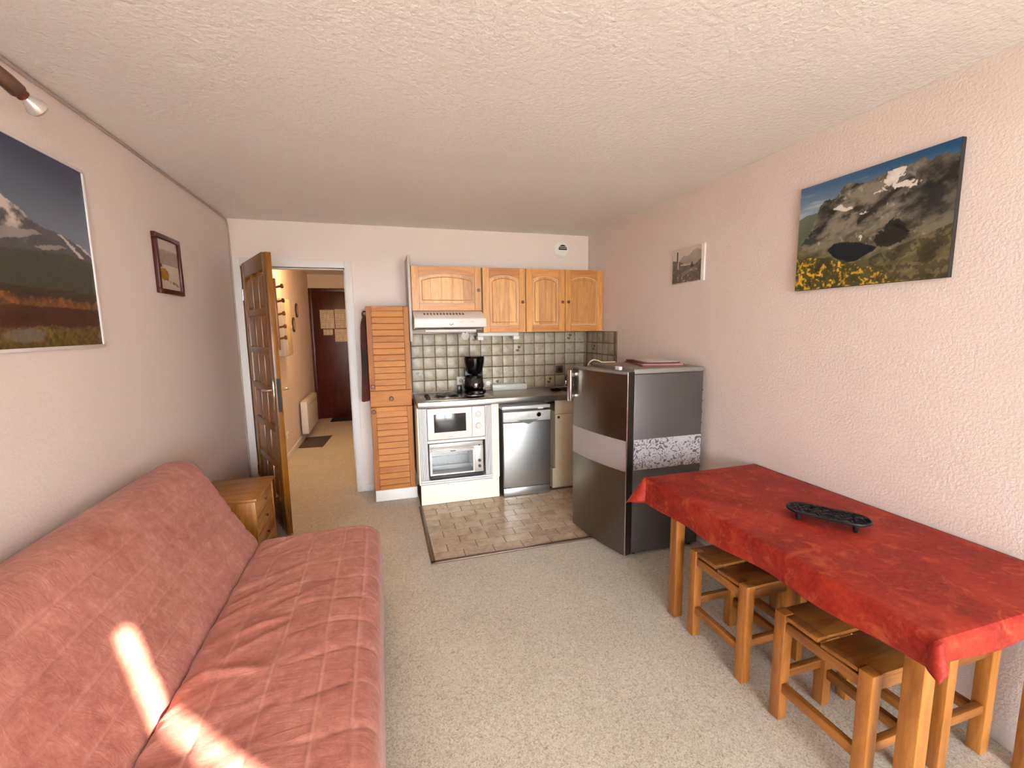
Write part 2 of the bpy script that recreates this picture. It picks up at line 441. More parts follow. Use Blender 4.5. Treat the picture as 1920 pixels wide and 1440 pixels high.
for i in range(3):
    for j in range(rows):
        o = bpy.data.objects.new('panel', pm); COL.objects.link(o); o.parent = d1; o.location = (sw+cw*i+.015, 0, z0+rh*j+.020)
# handle sets on both faces; the camera sees face y=0 side
for s, y in ((-1, 0), (1, DT)):
    pl = dp('handle_plate', bx((DW-.075, y-.004 if s < 0 else y, .93), (DW-.045, y if s < 0 else y+.004, 1.15), .002), M_chrome)
    pts = [(DW-.06, y, 1.075), (DW-.06, y+s*.045, 1.075), (DW-.075, y+s*.055, 1.075), (DW-.13, y+s*.055, 1.072), (DW-.165, y+s*.050, 1.068)]
    dp('handle', tube(BM(), pts, .009, 10), M_chrome, pl)
dp('lock_plate', bx((DW, .008, .92), (DW+.002, DT-.008, 1.16)), M_black)
for z in (.25, 1.75): dp('hinge', cyl(BM(), (-.006, -.004, z), (-.006, -.004, z+.09), .007), M_chrome)

# coat rack on the corridor face of the door
M_rack = wood('brown_rack_wood', S(150, 84, 36), S(96, 48, 18), 'Z', .35)
cr = thing('peg_rack', 'wooden peg rack hanging on far side of pine door', 'coat rack', (0, 0, 0), world=False)
cr.location = d1.location; cr.rotation_euler = d1.rotation_euler
obj('board', bx((DW-.075, DT+.0005, 1.36), (DW-.01, DT+.018, 1.86), .004), M_rack, cr)
for k, z in enumerate((1.80, 1.70, 1.61, 1.52, 1.44)):
    x = DW-.035
    pb = BM(); cyl(pb, (x, DT+.018, z), (x+.018+.006*(k % 2), DT+.052, z+.008), .008, .008, 12); lathe(pb, (x+.018+.006*(k % 2), DT+.052, z+.008), [(0, -.006), (.014, -.004), (.017, .006), (.012, .014), (0, .016)], (.4, 1, .1), 14)
    obj('peg', pb, M_rack, cr)

# ------------------------------------------------------------------ corridor
M_ent = wood('dark_red_brown_door', S(84, 30, 18), S(58, 18, 10), 'Z', .35)
e = bpy.data.objects.new('door_2', None); COL.objects.link(e); e['kind'] = 'structure'; e['label'] = 'dark red brown entrance door at end of corridor'
e.location = (-1.10, YE, 0)
def ep(n, bm, m): 
    o = obj(n, bm, m); o.parent = e; o.data.transform(Matrix.Translation((1.10, -YE, 0))); return o
ep('frame', box(box(box(BM(), (XC, YE-.035, 0), (XC+.05, YE, 2.19), .003), (-.16, YE-.035, 0), (-.10, YE, 2.19), .003), (XC+.05, YE-.035, 2.13), (-.16, YE, 2.19), .003), M_ent)
ep('leaf', bx((XC+.051, YE-.025, .004), (-.161, YE-.002, 2.129), .003), M_ent)
M_paper = NT('printed_paper'); M_paper.set(Roughness=.8)
_c = M_paper.coord(); _w = M_paper.new('ShaderNodeTexWave', wave_type='BANDS', bands_direction='Z'); _w.inputs['Scale'].default_value = 11; _w.inputs['Distortion'].default_value = 0
M_paper.link(_c, _w.inputs['Vector'])
_n = M_paper.noise(M_paper.coord((90, 1, 8)), 1, 2)
_k = M_paper.mix(1.0, M_paper.ramp(_w.outputs['Fac'], [(.62, (0, 0, 0, 1)), (.75, (1, 1, 1, 1))]), M_paper.ramp(_n, [(.42, (0, 0, 0, 1)), (.5, (1, 1, 1, 1))]), 'MULTIPLY')
M_paper.base(M_paper.mix(_k, S(222, 206, 182), S(150, 120, 92))); M_paper = M_paper.m
for k, (x0, x1, za, zb, lab) in enumerate(((-.952, -.735, 1.528, 1.838, 'printed notice taped upper left on the dark entrance door'),
                          (-.722, -.505, 1.530, 1.847, 'printed notice taped upper right on the dark entrance door'),
                          (-.915, -.770, 1.420, 1.512, 'small white card taped below the left notice on entrance door'),
                          (-.738, -.545, 1.306, 1.515, 'square printed notice taped below the right notice on entrance door'))):
    single('door_notice', bx((x0, YE-.0275, za), (x1, YE-.0255, zb)), M_paper, lab, 'paper', ((x0+x1)/2, YE-.026, za), 'notices on the entrance door', smooth=False)
M_beige = plain('beige_metal', S(205, 188, 152), .5); M_greyb = plain('light_grey_plastic', S(186, 178, 166), .5)
t = thing('fuse_box', 'beige fuse box mounted on left corridor wall', 'fuse box', (XC, 5.67, 1.21))
obj('housing', bx((XC, 5.52, 1.215), (XC+.085, 5.82, 1.87), .004), M_greyb, t)
fd_ = obj('door', bx((XC+.085, 5.53, 1.225), (XC+.098, 5.81, 1.86), .003), M_beige, t)
obj('latch', bx((XC+.098, 5.77, 1.52), (XC+.110, 5.80, 1.57), .002), M_greyb, fd_)
M_plq = plain('dark_oval_wood', S(58, 34, 22), .4); M_plqi = plain('plaque_face', S(176, 160, 138), .6)
for y, z, lab in ((6.80, 1.78, 'dark oval plaque nearer the entrance door'), (6.50, 1.58, 'dark oval plaque nearer the fuse box')):
    t = thing('oval_plaque', lab, 'plaque', (XC, y, z-.095), group='oval plaques on corridor wall')
    pr = [(y+.085*math.cos(a), z+.098*math.sin(a)) for a in np.linspace(0, 2*math.pi, 28, False)]
    pi_ = [(y+.055*math.cos(a), z+.068*math.sin(a)) for a in np.linspace(0, 2*math.pi, 28, False)]
    obj('rim', prism(BM(), pr, XC, XC+.016, 'yz'), M_plq, t); obj('face', prism(BM(), pi_, XC+.0162, XC+.019, 'yz'), M_plqi, t)
M_rad = plain('radiator_enamel', S(214, 206, 194), .4)
t = thing('wall_radiator', 'white electric convector low on left corridor wall', 'radiator', (XC, 6.75, .10))
obj('body', bx((XC+.03, 6.40, .11), (XC+.115, 7.35, .55), .006), M_rad, t)
for s in (6.55, 7.2): obj('bracket', bx((XC, s, .15), (XC+.03, s+.05, .5)), M_dark, t)
for k in range(7): obj('grille_bar', bx((XC+.1155, 6.5+k*.12, .47), (XC+.118, 6.58+k*.12, .50), .001), M_greyb, t)
t = thing('corridor_socket', 'white wall socket above the corridor baseboard', 'socket', (XC, 5.62, .22))
obj('plate', bx((XC, 5.59, .24), (XC+.01, 5.67, .32), .003), M_white, t); obj('socket_well', cyl(BM(), (XC+.0101, 5.63, .28), (XC+.0115, 5.63, .28), .021), M_greyb, t)
M_mat = plain('grey_mat', S(84, 74, 66), .95, bump=.4, bscale=300); M_mat2 = plain('dark_mat', S(34, 26, 22), .95, bump=.4, bscale=300)
single('floor_mat', prism(BM(), [(-1.085, 6.08), (-.79, 6.05), (-.735, 6.66), (-1.075, 6.64)], 0.0005, .008, 'xy'), M_mat, 'grey rectangular mat lying beside the corridor radiator', 'mat', (-.92, 6.35, 0.0005))
single('doormat', bx((-.86, 7.68, .0005), (-.20, 8.0, .012), .003), M_mat2, 'dark doormat in front of the entrance door', 'mat', (-.5, 7.85, .0005))
# corridor ceiling lamp
def emit(name, c, s):
    t = NT(name); em = t.new('ShaderNodeEmission'); em.inputs[0].default_value = c; em.inputs[1].default_value = s
    t.link(em.outputs[0], t.out.inputs[0]); return t.m
t = thing('corridor_lamp', 'round glass ceiling lamp lit in corridor', 'ceiling lamp', (-.66, 5.5, ZC-.11))
obj('base', cyl(BM(), (-.66, 5.5, ZC-.02), (-.66, 5.5, ZC), .10, n=24), M_white, t)
obj('globe', lathe(BM(), (-.66, 5.5, ZC-.11), [(0, 0), (.05, .012), (.085, .045), (.09, .075), (.08, .09)], n=24), emit('warm_lamp_glow', (1, .64, .30, 1), 95), t)

# ------------------------------------------------------------------ wood furniture materials
M_cabS = wood('cabinet_pine_stile', S(226, 166, 92), S(198, 130, 64), 'Z', .38)
M_cabR = wood('cabinet_pine_rail', S(216, 150, 80), S(182, 112, 54), 'X', .38)
M_cabP = wood('cabinet_pine_plank', S(238, 186, 118), S(206, 142, 82), 'Z', .38, tonev=1.0)
M_cabB = wood('cabinet_pine_bead_shade', S(206, 140, 78), S(176, 108, 56), 'Z', .38)  # darker than the planks: paints the shaded edge of the raised field
M_cabBody = plain('cabinet_carcass', S(214, 196, 168), .5)
M_knob = plain('dark_red_knob', S(108, 48, 28), .35)

def knob(bm, c, axis=(0, -1, 0), r=.014, l=.024):
    return lathe(bm, c, [(0, 0), (r*.5, 0), (r*.45, l*.4), (r*.95, l*.55), (r, l*.75), (r*.75, l*.97), (0, l)], axis, 18)

def arched_door(root, x0, x1, z0, z1, yf, kx, kz, nplank, th=.022):
    """panel door in world coordinates, face at yf; arched top rail, planked raised field"""
    sw = .062; d = BM()
    box(d, (x0+.0015, yf+.0112, z0+.0015), (x1-.0015, yf+th, z1-.0015))
    door = obj('door', d, M_cabBody, root)
    def p(n, b, m): return obj(n, b, m, door)
    p('stile', bx((x0+.0015, yf, z0+.0015), (x0+sw, yf+.0110, z1-.0015), .0015, 1), M_cabS)
    p('stile', bx((x1-sw, yf, z0+.0015), (x1-.0015, yf+.0110, z1-.0015), .0015, 1), M_cabS)
    p('rail', bx((x0+sw+.0005, yf, z0+.0015), (x1-sw-.0005, yf+.0110, z0+sw), .0015, 1), M_cabR)
    # arched top rail
    xa, xb = x0+sw+.0005, x1-sw-.0005; n = 14; rise = .032
    top = [(xa, z1-.0015), (xb, z1-.0015)]
    arc = [(xb+(xa-xb)*i/n, z1-sw-rise+rise*math.sin(math.pi*i/n)**.8) for i in range(n+1)]
    p('rail', prism(BM(), top+arc, yf, yf+.0110, 'xz'), M_cabR)
    # planked field with arched head, 3 mm behind the frame
    fa, fb = xa+.004, xb-.004; w = (fb-fa)/nplank
    for i in range(nplank):
        a, b = fa+w*i+.0006, fa+w*(i+1)-.0006
        def za(x): return z1-sw-rise+rise*math.sin(math.pi*min(max((x-xa)/(xb-xa), 0), 1))**.8-.006
        xs = [b+(a-b)*k/4 for k in range(5)]
        m_ = .026
        poly = [(a, z0+sw+.006), (b, z0+sw+.006)]+[(x, za(x)) for x in xs]
        p('plank', prism(BM(), poly, yf+.0065, yf+.0110, 'xz', .0012), M_cabP)
    # raised centre bead
    ra, rb = fa+.022, fb-.022; pts = [(ra, yf+.0058, z0+sw+.03)]
    pts += [(rb, yf+.0058, z0+sw+.03)]
    pts += [(rb+(ra-rb)*k/12, yf+.0058, z1-sw-rise-.028+rise*math.sin(math.pi*k/12)**.8) for k in range(13)]
    pts += [pts[0]]
    p('bead', tube(BM(), pts, .0035, 6), M_cabB)
    p('knob', knob(BM(), (kx, yf, kz)), M_knob)
    return door

# ------------------------------------------------------------------ upper cabinets
UY = 3.885
def carcass(root, x0, x1, z0, z1):
    b = BM(); box(b, (x0+.001, UY+.023, z0), (x1-.001, YB-.012, z1), .001, 1)
    obj('body', b, M_cabBody, root)
t = thing('wall_cabinet', 'short pine wall cabinet above the range hood', 'cabinet', (.571, 4.05, 1.657), group='pine wall cabinets')
carcass(t, .268, .874, 1.657, 2.035); arched_door(t, .268, .874, 1.657, 2.035, UY, .846, 1.835, 5)
t = thing('wall_cabinet', 'single door pine wall cabinet right of the range hood', 'cabinet', (1.084, 4.05, 1.462), group='pine wall cabinets')
carcass(t, .884, 1.284, 1.462, 2.033); arched_door(t, .884, 1.284, 1.462, 2.033, UY, 1.252, 1.735, 3)
t = thing('wall_cabinet', 'double door pine wall cabinet against the right wall', 'cabinet', (1.675, 4.05, 1.462), group='pine wall cabinets')
carcass(t, 1.288, 2.066, 1.462, 2.033)
arched_door(t, 1.288, 1.672, 1.462, 2.033, UY, 1.644, 1.735, 4); arched_door(t, 1.673, 2.066, 1.462, 2.033, UY, 1.703, 1.735, 1)
M_panel = plain('grey_white_panel', S(196, 184, 172), .5)
single('side_panel', bx((.240, 3.85, 1.40), (.262, YB-.001, 2.115), .003), M_panel, 'pale upright end panel left of the wall cabinets', 'panel', (.251, 4.03, 1.40))

# ------------------------------------------------------------------ range hood
M_hood = plain('hood_enamel', S(232, 222, 212), .32); M_hoodg = plain('hood_underside', S(176, 166, 154), .45)
t = thing('range_hood', 'white slim range hood under the short cabinet', 'range hood', (.57, 3.95, 1.49))
hx0, hx1 = .270, .872
obj('body', prism(BM(), [(3.890, 1.655), (3.755, 1.598), (3.755, 1.53), (3.90, 1.500), (4.19, 1.500), (4.19, 1.655)], hx0, hx1, 'yz', .003), M_hood, t)
hf = obj('front_visor', bx((hx0-.002, 3.715, 1.512), (hx1+.004, 3.754, 1.592), .010, 3), M_hood, t)
n = Vector((0, -.057, .135)).normalized(); ang = math.atan2(.057, .135)
for k in range(13):
    x = .355+k*.0275
    b = BM(); box(b, (x, -.020, -.0005), (x+.015, .020, .0015)); bmesh.ops.rotate(b, verts=b.verts, cent=(x, 0, 0), matrix=Matrix.Rotation(ang, 3, 'X')); bmesh.ops.translate(b, verts=b.verts, vec=(0, 3.825, 1.6285))
    obj('vent_slot', b, plain('vent_dark', S(120, 104, 92), .6) if k == 0 else bpy.data.materials['vent_dark'], t)
obj('logo_swoosh', tube(BM(), [(.560+.028*i/8, 3.7145, 1.545-.012*math.sin(math.pi*(i/8)**.6)) for i in range(9)], .0022, 6), plain('logo_red', S(96, 44, 36), .5), hf)
for x, w in ((.645, .03), (.735, .028)):
    obj('print_mark', bx((x, 3.7142, 1.556), (x+w, 3.7150, 1.560)), plain('pale_print', S(190, 172, 160), .6), hf)
obj('filter', bx((.29, 3.775, 1.494), (.85, 4.17, 1.4998), .002), M_hoodg, t)
obj('light_bar', bx((.36, 3.79, 1.476), (.80, 3.86, 1.4935), .004), M_white, t)
t = thing('round_tag', 'round pale disc dangling on a cord below the range hood', 'tag', (.703, 3.80, 1.40))
obj('disc', cyl(BM(), (.703, 3.797, 1.440), (.703, 3.801, 1.440), .036, n=28, bev=.001), M_greyb, t)
obj('cord', tube(BM(), [(.703, 3.796, 1.462), (.701, 3.796, 1.472), (.703, 3.797, 1.4755)], .003, 6), M_black, t)
t = thing('cabinet_lamp', 'white strip lamp fixed under the single door wall cabinet', 'lamp', (1.06, 4.1, 1.40))
obj('tube_cover', bx((.868, 4.06, 1.428), (1.27, 4.12, 1.4615), .006), M_white, t)
for a in (.864, 1.215): obj('end_cap', bx((a, 4.05, 1.392), (a+.058, 4.13, 1.4275), .006), M_white, t)

# ------------------------------------------------------------------ air vent
t = thing('air_vent', 'round white extractor vent high on the back wall', 'vent', (1.78, YB, 2.20))
vb = obj('rim', lathe(BM(), (1.782, YB, 2.273), [(0, .0), (.082, 0), (.082, .008), (.07, .018), (.045, .022), (0, .022)], (0, -1, 0), 36), M_white, t)
obj('opening', prism(BM(), [(1.782+.044*math.cos(a), 2.274+.042*math.sin(a)) for a in np.linspace(-.2, math.pi+.2, 16)], YB-.024, YB-.0222, 'xz'), M_dark, t)
for k in range(2): obj('louvre', bx((1.745, YB-.029, 2.279+.015*k), (1.819, YB-.0245, 2.284+.015*k), .001), M_white, t)

# ------------------------------------------------------------------ tall louvred cabinet
TY = 3.90; tx0, tx1 = -.112, .236
M_tS = wood('oiled_pine_stile', S(186, 118, 42), S(158, 92, 28), 'Z', .55); M_tX = wood('oiled_pine_slat', S(202, 130, 46), S(178, 106, 34), 'X', .55)
t = thing('tall_cabinet', 'tall narrow pine cabinet with louvred doors and a drawer', 'cabinet', (.06, 4.06, 0))
obj('body', bx((tx0, TY+.022, .10), (tx1, YB-.013, 1.698), .002), M_tS, t)
obj('plinth', bx((tx0+.004, TY+.004, .001), (tx1+.014, YB-.013, .0995), .001), M_white, t)
def louvre(z0, z1, kx, kz):
    d = obj('door', bx((tx0+.03, TY+.014, z0+.03), (tx1-.03, TY+.021, z1-.03)), plain('slat_gap', S(92, 46, 20), .7) if 'slat_gap' not in bpy.data.materials else bpy.data.materials['slat_gap'], t)
    for a, b in ((tx0, tx0+.045), (tx1-.045, tx1)): obj('stile', bx((a+.001, TY, z0+.002), (b, TY+.0215, z1-.002), .002, 1), M_tS, d)
    for a, b in ((z0+.002, z0+.04), (z1-.04, z1-.002)): obj('rail', bx((tx0+.0455, TY, a), (tx1-.0455, TY+.0215, b), .002, 1), M_tX, d)
    ns = 12; h = (z1-z0-.08)/ns
    for k in range(ns):
        za = z0+.04+h*k
        obj('slat', prism(BM(), [(TY+.003, za+.004), (TY+.013, za+.0005), (TY+.0135, za+h-.006), (TY+.009, za+h-.001), (TY+.006, za+h-.002)], tx0+.0455, tx1-.0455, 'yz'), M_tX, d)
    obj('knob', knob(BM(), (kx, TY, kz), r=.018, l=.026), M_knob, d)
louvre(.985, 1.698, -.084, 1.023); louvre(.10, .842, -.088, .806)
dr = obj('drawer', bx((tx0+.001, TY, .845), (tx1-.001, TY+.0215, .982), .003, 1), M_tX, t)
obj('knob', knob(BM(), (.062, TY, .913), r=.019, l=.026), M_knob, dr)

# cloth hanging on its left side
def cloth_mat(name, a, b, sc):
    t = NT(name); t.set(Roughness=.95); co = t.coord((1, 1, .5))
    t.base(t.ramp(t.noise(co, sc, 3, .6), [(.38, a), (.6, b)])); t.bump(t.noise(t.coord(), 300, 2), .2, .002); return t.m
M_coat = cloth_mat('dark_plaid_cloth', S(52, 40, 36), S(88, 34, 30), 7)
t = thing('hanging_cloth', 'dark red and grey cloth hanging beside the tall cabinet', 'cloth', (-.165, 4.06, .89))
b = BM(); nz, ny = 26, 14; g = bmesh.new(); V = []
for k in range(2):
    V.append([[g.verts.new((-.118-.014*k-(.030+.022*(1-i/nz))*k*(1-.25*abs(math.sin(j*1.1+i*.05)))*min(1, (nz-i)/3+.15), 3.985+.013*j+.004*math.sin(i*.4), .89+(1.625-.89)*i/nz-.012*k*math.sin(j))) for j in range(ny)] for i in range(nz+1)])
for k in range(2):
    for i in range(nz):
        for j in range(ny-1):
            q = (V[k][i][j], V[k][i][j+1], V[k][i+1][j+1], V[k][i+1][j]); g.faces.new(q if k else q[::-1])
for i in range(nz):
    for j in (0, ny-1): g.faces.new((V[0][i][j], V[1][i][j], V[1][i+1][j], V[0][i+1][j]))
for j in range(ny-1):
    for i in (0, nz): g.faces.new((V[0][i][j], V[0][i][j+1], V[1][i][j+1], V[1][i][j]))
bmesh.ops.recalc_face_normals(g, faces=g.faces); join(b, g)
obj('fabric', b, M_coat, t)
obj('hook', tube(BM(), [(-.1122, 4.06, 1.66), (-.135, 4.06, 1.66), (-.145, 4.06, 1.64), (-.14, 4.06, 1.61)], .007, 8), M_plq, t)

# ------------------------------------------------------------------ worktop, hob
CY, CZ = 3.645, .900
def steel(name, c, rough, an=0):
    t = NT(name); t.set(Roughness=rough, Metallic=1.0); co = t.coord((2, 160, 160))
    t.base(c); f = t.noise(co, 3, 2)
    t.bump(f, .06, .001); return t.m
M_steel = steel('worktop_steel', (.50, .47, .43, 1), .30)
t = thing('worktop', 'stainless steel kitchen worktop with sink along back wall', 'worktop', (1.16, 3.93, .85))
wk = BM(); wx0 = .264
sx0, sx1, sy0, sy1 = 1.66, 2.00, 3.78, 4.12
box(wk, (wx0, CY, .852), (sx0, YB-.012, CZ), .004); box(wk, (sx1, CY, .852), (XR-.012, YB-.012, CZ), .002); box(wk, (sx0, CY, .852), (sx1, sy0, CZ), .002); box(wk, (sx0, sy1, .852), (sx1, YB-.012, CZ), .002)
obj('surface', wk, M_steel, t)
sk = BM(); box(sk, (sx0+.001, sy0+.001, .74), (sx1-.001, sy1-.001, .746))
for a, b_ in (((sx0+.001, sy0+.001, .746), (sx0+.006, sy1-.001, .895)), ((sx1-.006, sy0+.001, .746), (sx1-.001, sy1-.001, .895)), ((sx0+.006, sy0+.001, .746), (sx1-.006, sy0+.006, .895)), ((sx0+.006, sy1-.006, .746), (sx1-.006, sy1-.001, .895))): box(sk, a, b_)
obj('sink_bowl', sk, M_steel, t)
t = thing('kitchen_tap', 'chrome tap behind the sink next to the fridge', 'tap', (1.80, 4.15, CZ))
obj('base', cyl(BM(), (1.80, 4.155, CZ), (1.80, 4.155, CZ+.06), .022, .018, bev=.003), M_chrome, t)
obj('spout', tube(BM(), [(1.80, 4.155, CZ+.06), (1.80, 4.15, CZ+.10), (1.80, 4.12, CZ+.125), (1.80, 4.04, CZ+.12), (1.80, 4.01, CZ+.10)], .010), M_chrome, t)
M_iron = plain('hob_plate_iron', S(34, 30, 29), .30, .4); M_hobs = steel('hob_steel', (.42, .40, .37, 1), .22)
t = thing('electric_hob', 'two plate electric hob set in the worktop left end', 'hob', (.57, 3.9, CZ))
obj('top', bx((.30, 3.69, CZ+.0005), (.925, 4.15, CZ+.006), .003), M_hobs, t)
for x, y, r in ((.535, 3.90, .092), (.79, 3.92, .08)):
    p_ = obj('hot_plate', lathe(BM(), (x, y, CZ+.006), [(r+.012, 0), (r+.010, .004), (r, .005), (r, .014), (r-.006, .017), (.03, .016), (.028, .013), (0, .013)], n=40), M_iron, t)
    obj('ring', lathe(BM(), (x, y, CZ+.0062), [(r+.013, 0), (r+.022, 0), (r+.021, .004), (r+.014, .004)], n=40), M_chrome, p_)
for y in (3.80, 3.93):
    obj('control_knob', lathe(BM(), (.365, y, CZ+.006), [(0, 0), (.021, 0), (.020, .012), (.014, .022), (0, .023)], n=20), M_black, t)

# ------------------------------------------------------------------ oven cabinet
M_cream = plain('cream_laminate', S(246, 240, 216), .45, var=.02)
t = thing('oven_cabinet', 'cream base cabinet with white fluted surround for the ovens', 'cabinet', (.6, 3.95, 0))
OY = 3.66
obj('side_panel', bx((.255, OY, .190), (.268, YB-.012, .851), .001), M_cream, t)
obj('side_panel', bx((.888, OY-.002, .198), (.952, OY+.016, .850), .001), M_cream, t)
obj('side_panel', bx((.936, OY+.0165, .198), (.952, YB-.012, .850), .001), M_cream, t)
obj('plinth', bx((.266, OY+.012, .008), (.950, OY+.030, .1975), .001), M_cream, t)
obj('back_board', bx((.269, YB-.03, .20), (.935, YB-.013, .84)), M_cream, t)
obj('shelf', bx((.269, OY+.02, .558), (.887, YB-.031, .574), .001), M_white, t)
obj('shelf', bx((.269, OY+.035, .20), (.887, YB-.031, .2298), .001), M_white, t)
def ridges(a0, a1, n, vert, lo, hi):
    w = (a1-a0)/n
    for k in range(n):
        a, b = a0+w*k+.0022, a0+w*(k+1)-.0022
        if vert: obj('ridge', bx((a, OY-.010, lo), (b, OY+.004, hi), .003, 2), M_white, t)
        else: obj('ridge', bx((lo, OY-.010, a), (hi, OY+.004, b), .003, 2), M_white, t)
obj('surround', box(box(box(BM(), (.270, OY+.0042, .23), (.334, OY+.016, .845)), (.828, OY+.0042, .23), (.886, OY+.016, .845)), (.270, OY+.0042, .170+.029), (.886, OY+.016, .229)), plain('groove_shade_grey', S(184, 184, 190), .5), t)  # grey backing paints the shade into the grooves between white ridges
ridges(.270, .330, 5, True, .232, .846); ridges(.830, .886, 5, True, .232, .846); ridges(.1765, .230, 3, False, .270, .886)
obj('ridge', bx((.332, OY-.010, .548), (.828, OY+.004, .572), .003, 2), M_white, t)

# microwave
M_mw = plain('microwave_white', S(236, 226, 220), .3); M_dglass = plain('dark_oven_glass', S(52, 50, 48), .08)
t = thing('microwave', 'white built in microwave above the mini oven', 'microwave', (.58, 3.85, .574))
mx0, mx1, mz0, mz1 = .336, .826, .5745, .843
obj('body', bx((mx0, OY+.01, mz0), (mx1, 4.0, mz1), .003), M_mw, t)
md = obj('door', bx((mx0, OY-.018, mz0+.004), (.712, OY+.009, mz1), .005, 3), M_mw, t)
obj('window', bx((.390, OY-.0205, .640), (.660, OY-.0182, .795), .001), M_dglass, md)
obj('badge', bx((.50, OY-.0195, .596), (.548, OY-.0182, .600)), M_greyb, md)
pn = obj('control_panel', bx((.713, OY-.018, mz0+.004), (mx1, OY+.009, mz1), .005, 3), M_mw, t)
M_lg = plain('pale_dial', S(222, 208, 202), .4)
for z in (.775, .675): 
    kb = obj('dial', lathe(BM(), (.768, OY-.0182, z), [(0, 0), (.026, 0), (.024, .008), (.016, .012), (0, .013)], (0, -1, 0), 24), M_lg, pn)
for k in range(6):
    a = k/6*2*math.pi; obj('dial_mark', bx((.768+.036*math.cos(a)-.003, OY-.0190, .675+.036*math.sin(a)-.002), (.768+.036*math.cos(a)+.003, OY-.0182, .675+.036*math.sin(a)+.002)), M_greyb, pn)
# mini oven
M_alu = plain('oven_grey_metal', S(196, 190, 182), .35, .3); M_dkbar = plain('dark_drawer_bar', S(40, 37, 35), .5)
M_oglass = glassy('oven_door_glass', (.92, .93, .93, 1), .05)
M_inner = steel('oven_inner_steel', (.70, .70, .70, 1), .28)
t = thing('mini_oven', 'small silver table oven with glass door below the microwave', 'oven', (.57, 3.85, .225))
ox0, ox1, oz0, oz1 = .345, .806, .2302, .540
bo = BM()
box(bo, (ox0, OY+.012, oz1-.02), (ox1, 3.98, oz1), .003); box(bo, (ox0, OY+.012, oz0), (ox1, 3.98, oz0+.035), .003); box(bo, (ox0, OY+.012, oz0+.035), (ox0+.02, 3.98, oz1-.02)); box(bo, (.735, OY+.012, oz0+.035), (ox1, 3.98, oz1-.02)); box(bo, (ox0+.02, 3.95, oz0+.035), (.735, 3.98, oz1-.02))
obj('body', bo, M_alu, t)
obj('liner', box(box(box(BM(), (ox0+.0205, OY+.03, oz0+.0355), (ox0+.023, 3.949, oz1-.021)), (.7315, OY+.03, oz0+.0355), (.7345, 3.949, oz1-.021)), (ox0+.0235, 3.945, oz0+.0355), (.731, 3.9495, oz1-.021)), M_inner, t)
obj('front_frame', box(box(BM(), (ox0, OY-.004, oz1-.04), (ox1, OY+.0115, oz1), .003), (.732, OY-.004, oz0+.032), (ox1, OY+.0115, oz1-.0405), .003), M_alu, t)
dm = BM(); da, db, dz0, dz1 = ox0+.004, .731, oz0+.034, oz1-.042
box(dm, (da, OY-.008, dz1-.035), (db, OY+.008, dz1), .003); box(dm, (da, OY-.008, dz0), (db, OY+.008, dz0+.014), .003); box(dm, (da, OY-.008, dz0+.014), (da+.016, OY+.008, dz1-.035), .002); box(dm, (db-.016, OY-.008, dz0+.014), (db, OY+.008, dz1-.035), .002)
od = obj('door', dm, M_mw, t)
obj('glass', bx((da+.016, OY-.002, dz0+.014), (db-.016, OY+.001, dz1-.035)), M_oglass, od, smooth=False)
obj('handle', bx((da+.01, OY-.030, dz1-.018), (db-.01, OY-.0085, dz1-.004), .004), M_alu, od)
obj('badge', bx((.52, OY-.0088, dz1-.031), (.565, OY-.0081, dz1-.024)), M_dkbar, od)
for z in (.34, .42):
    rk = BM()
    for k in range(9): cyl(rk, (ox0+.03+.0455*k, OY+.03, z), (ox0+.03+.0455*k, 3.93, z), .002, n=6)
    cyl(rk, (ox0+.024, OY+.034, z), (.730, OY+.034, z), .003, n=6)
    obj('rack', rk, M_chrome, t)
for z, r in ((.503, .007), (.365, .013), (.315, .013)):
    obj('control_knob', lathe(BM(), (.772, OY-.0042, z), [(0, 0), (r, 0), (r*.9, .012), (0, .014)], (0, -1, 0), 18), M_black, t)
obj('tray_bar', bx((ox0+.0, OY-.014, oz0+.001), (ox1, OY+.0115, oz0+.030), .004), M_dkbar, t)

# ------------------------------------------------------------------ dishwasher
M_dw = steel('dishwasher_silver', (.52, .51, .49, 1), .36); M_dwp = plain('dishwasher_grey_plastic', S(206, 204, 200), .35, .2)
t = thing('dishwasher', 'silver slimline dishwasher under the worktop', 'dishwasher', (1.2, 3.9, 0))
dx0, dx1, DY = .978, 1.425, 3.625
obj('cabinet', bx((dx0+.004, DY+.035, .012), (dx1-.004, 4.18, .79), .003), plain('dishwasher_side', S(60, 58, 56), .5), t)
obj('lid', bx((dx0, DY+.012, .7925), (dx1, 4.18, .822), .006), M_dwp, t)
ddoor = obj('door', bx((dx0+.004, DY, .088), (dx1-.002, DY+.034, .680), .008, 3), M_dw, t)
pn = obj('control_panel', bx((dx0+.006, DY-.003, .684), (dx1-.004, DY+.034, .775), .006, 3), M_dwp, t)
hd = obj('handle_recess', prism(BM(), [(1.105, .700), (1.310, .700), (1.215, .660)], DY-.006, DY-.0032, 'xz'), plain('recess_grey', S(112, 110, 106), .4, .4), ddoor)
obj('dial', lathe(BM(), (1.306, DY-.0032, .742), [(0, 0), (.022, 0), (.020, .014), (0, .016)], (0, -1, 0), 24), M_chrome, pn)
for x in (1.258, 1.345, 1.370, 1.397): obj('button', lathe(BM(), (x, DY-.0032, .752), [(0, 0), (.006, 0), (.005, .004), (0, .005)], (0, -1, 0), 12), M_white, pn)
lg = BM(); box(lg, (1.205, DY-.0040, .728), (1.228, DY-.0031, .735)); box(lg, (1.213, DY-.0040, .737), (1.221, DY-.0031, .750))
obj('logo_mark', lg, M_greyb, pn); obj('label_text', bx((1.195, DY-.0040, .722), (1.240, DY-.0031, .725)), M_greyb, pn)
for k in range(3): obj('label_text', bx((1.02+.03*k, DY-.0040, .738), (1.038+.03*k, DY-.0031, .742)), M_greyb, pn)
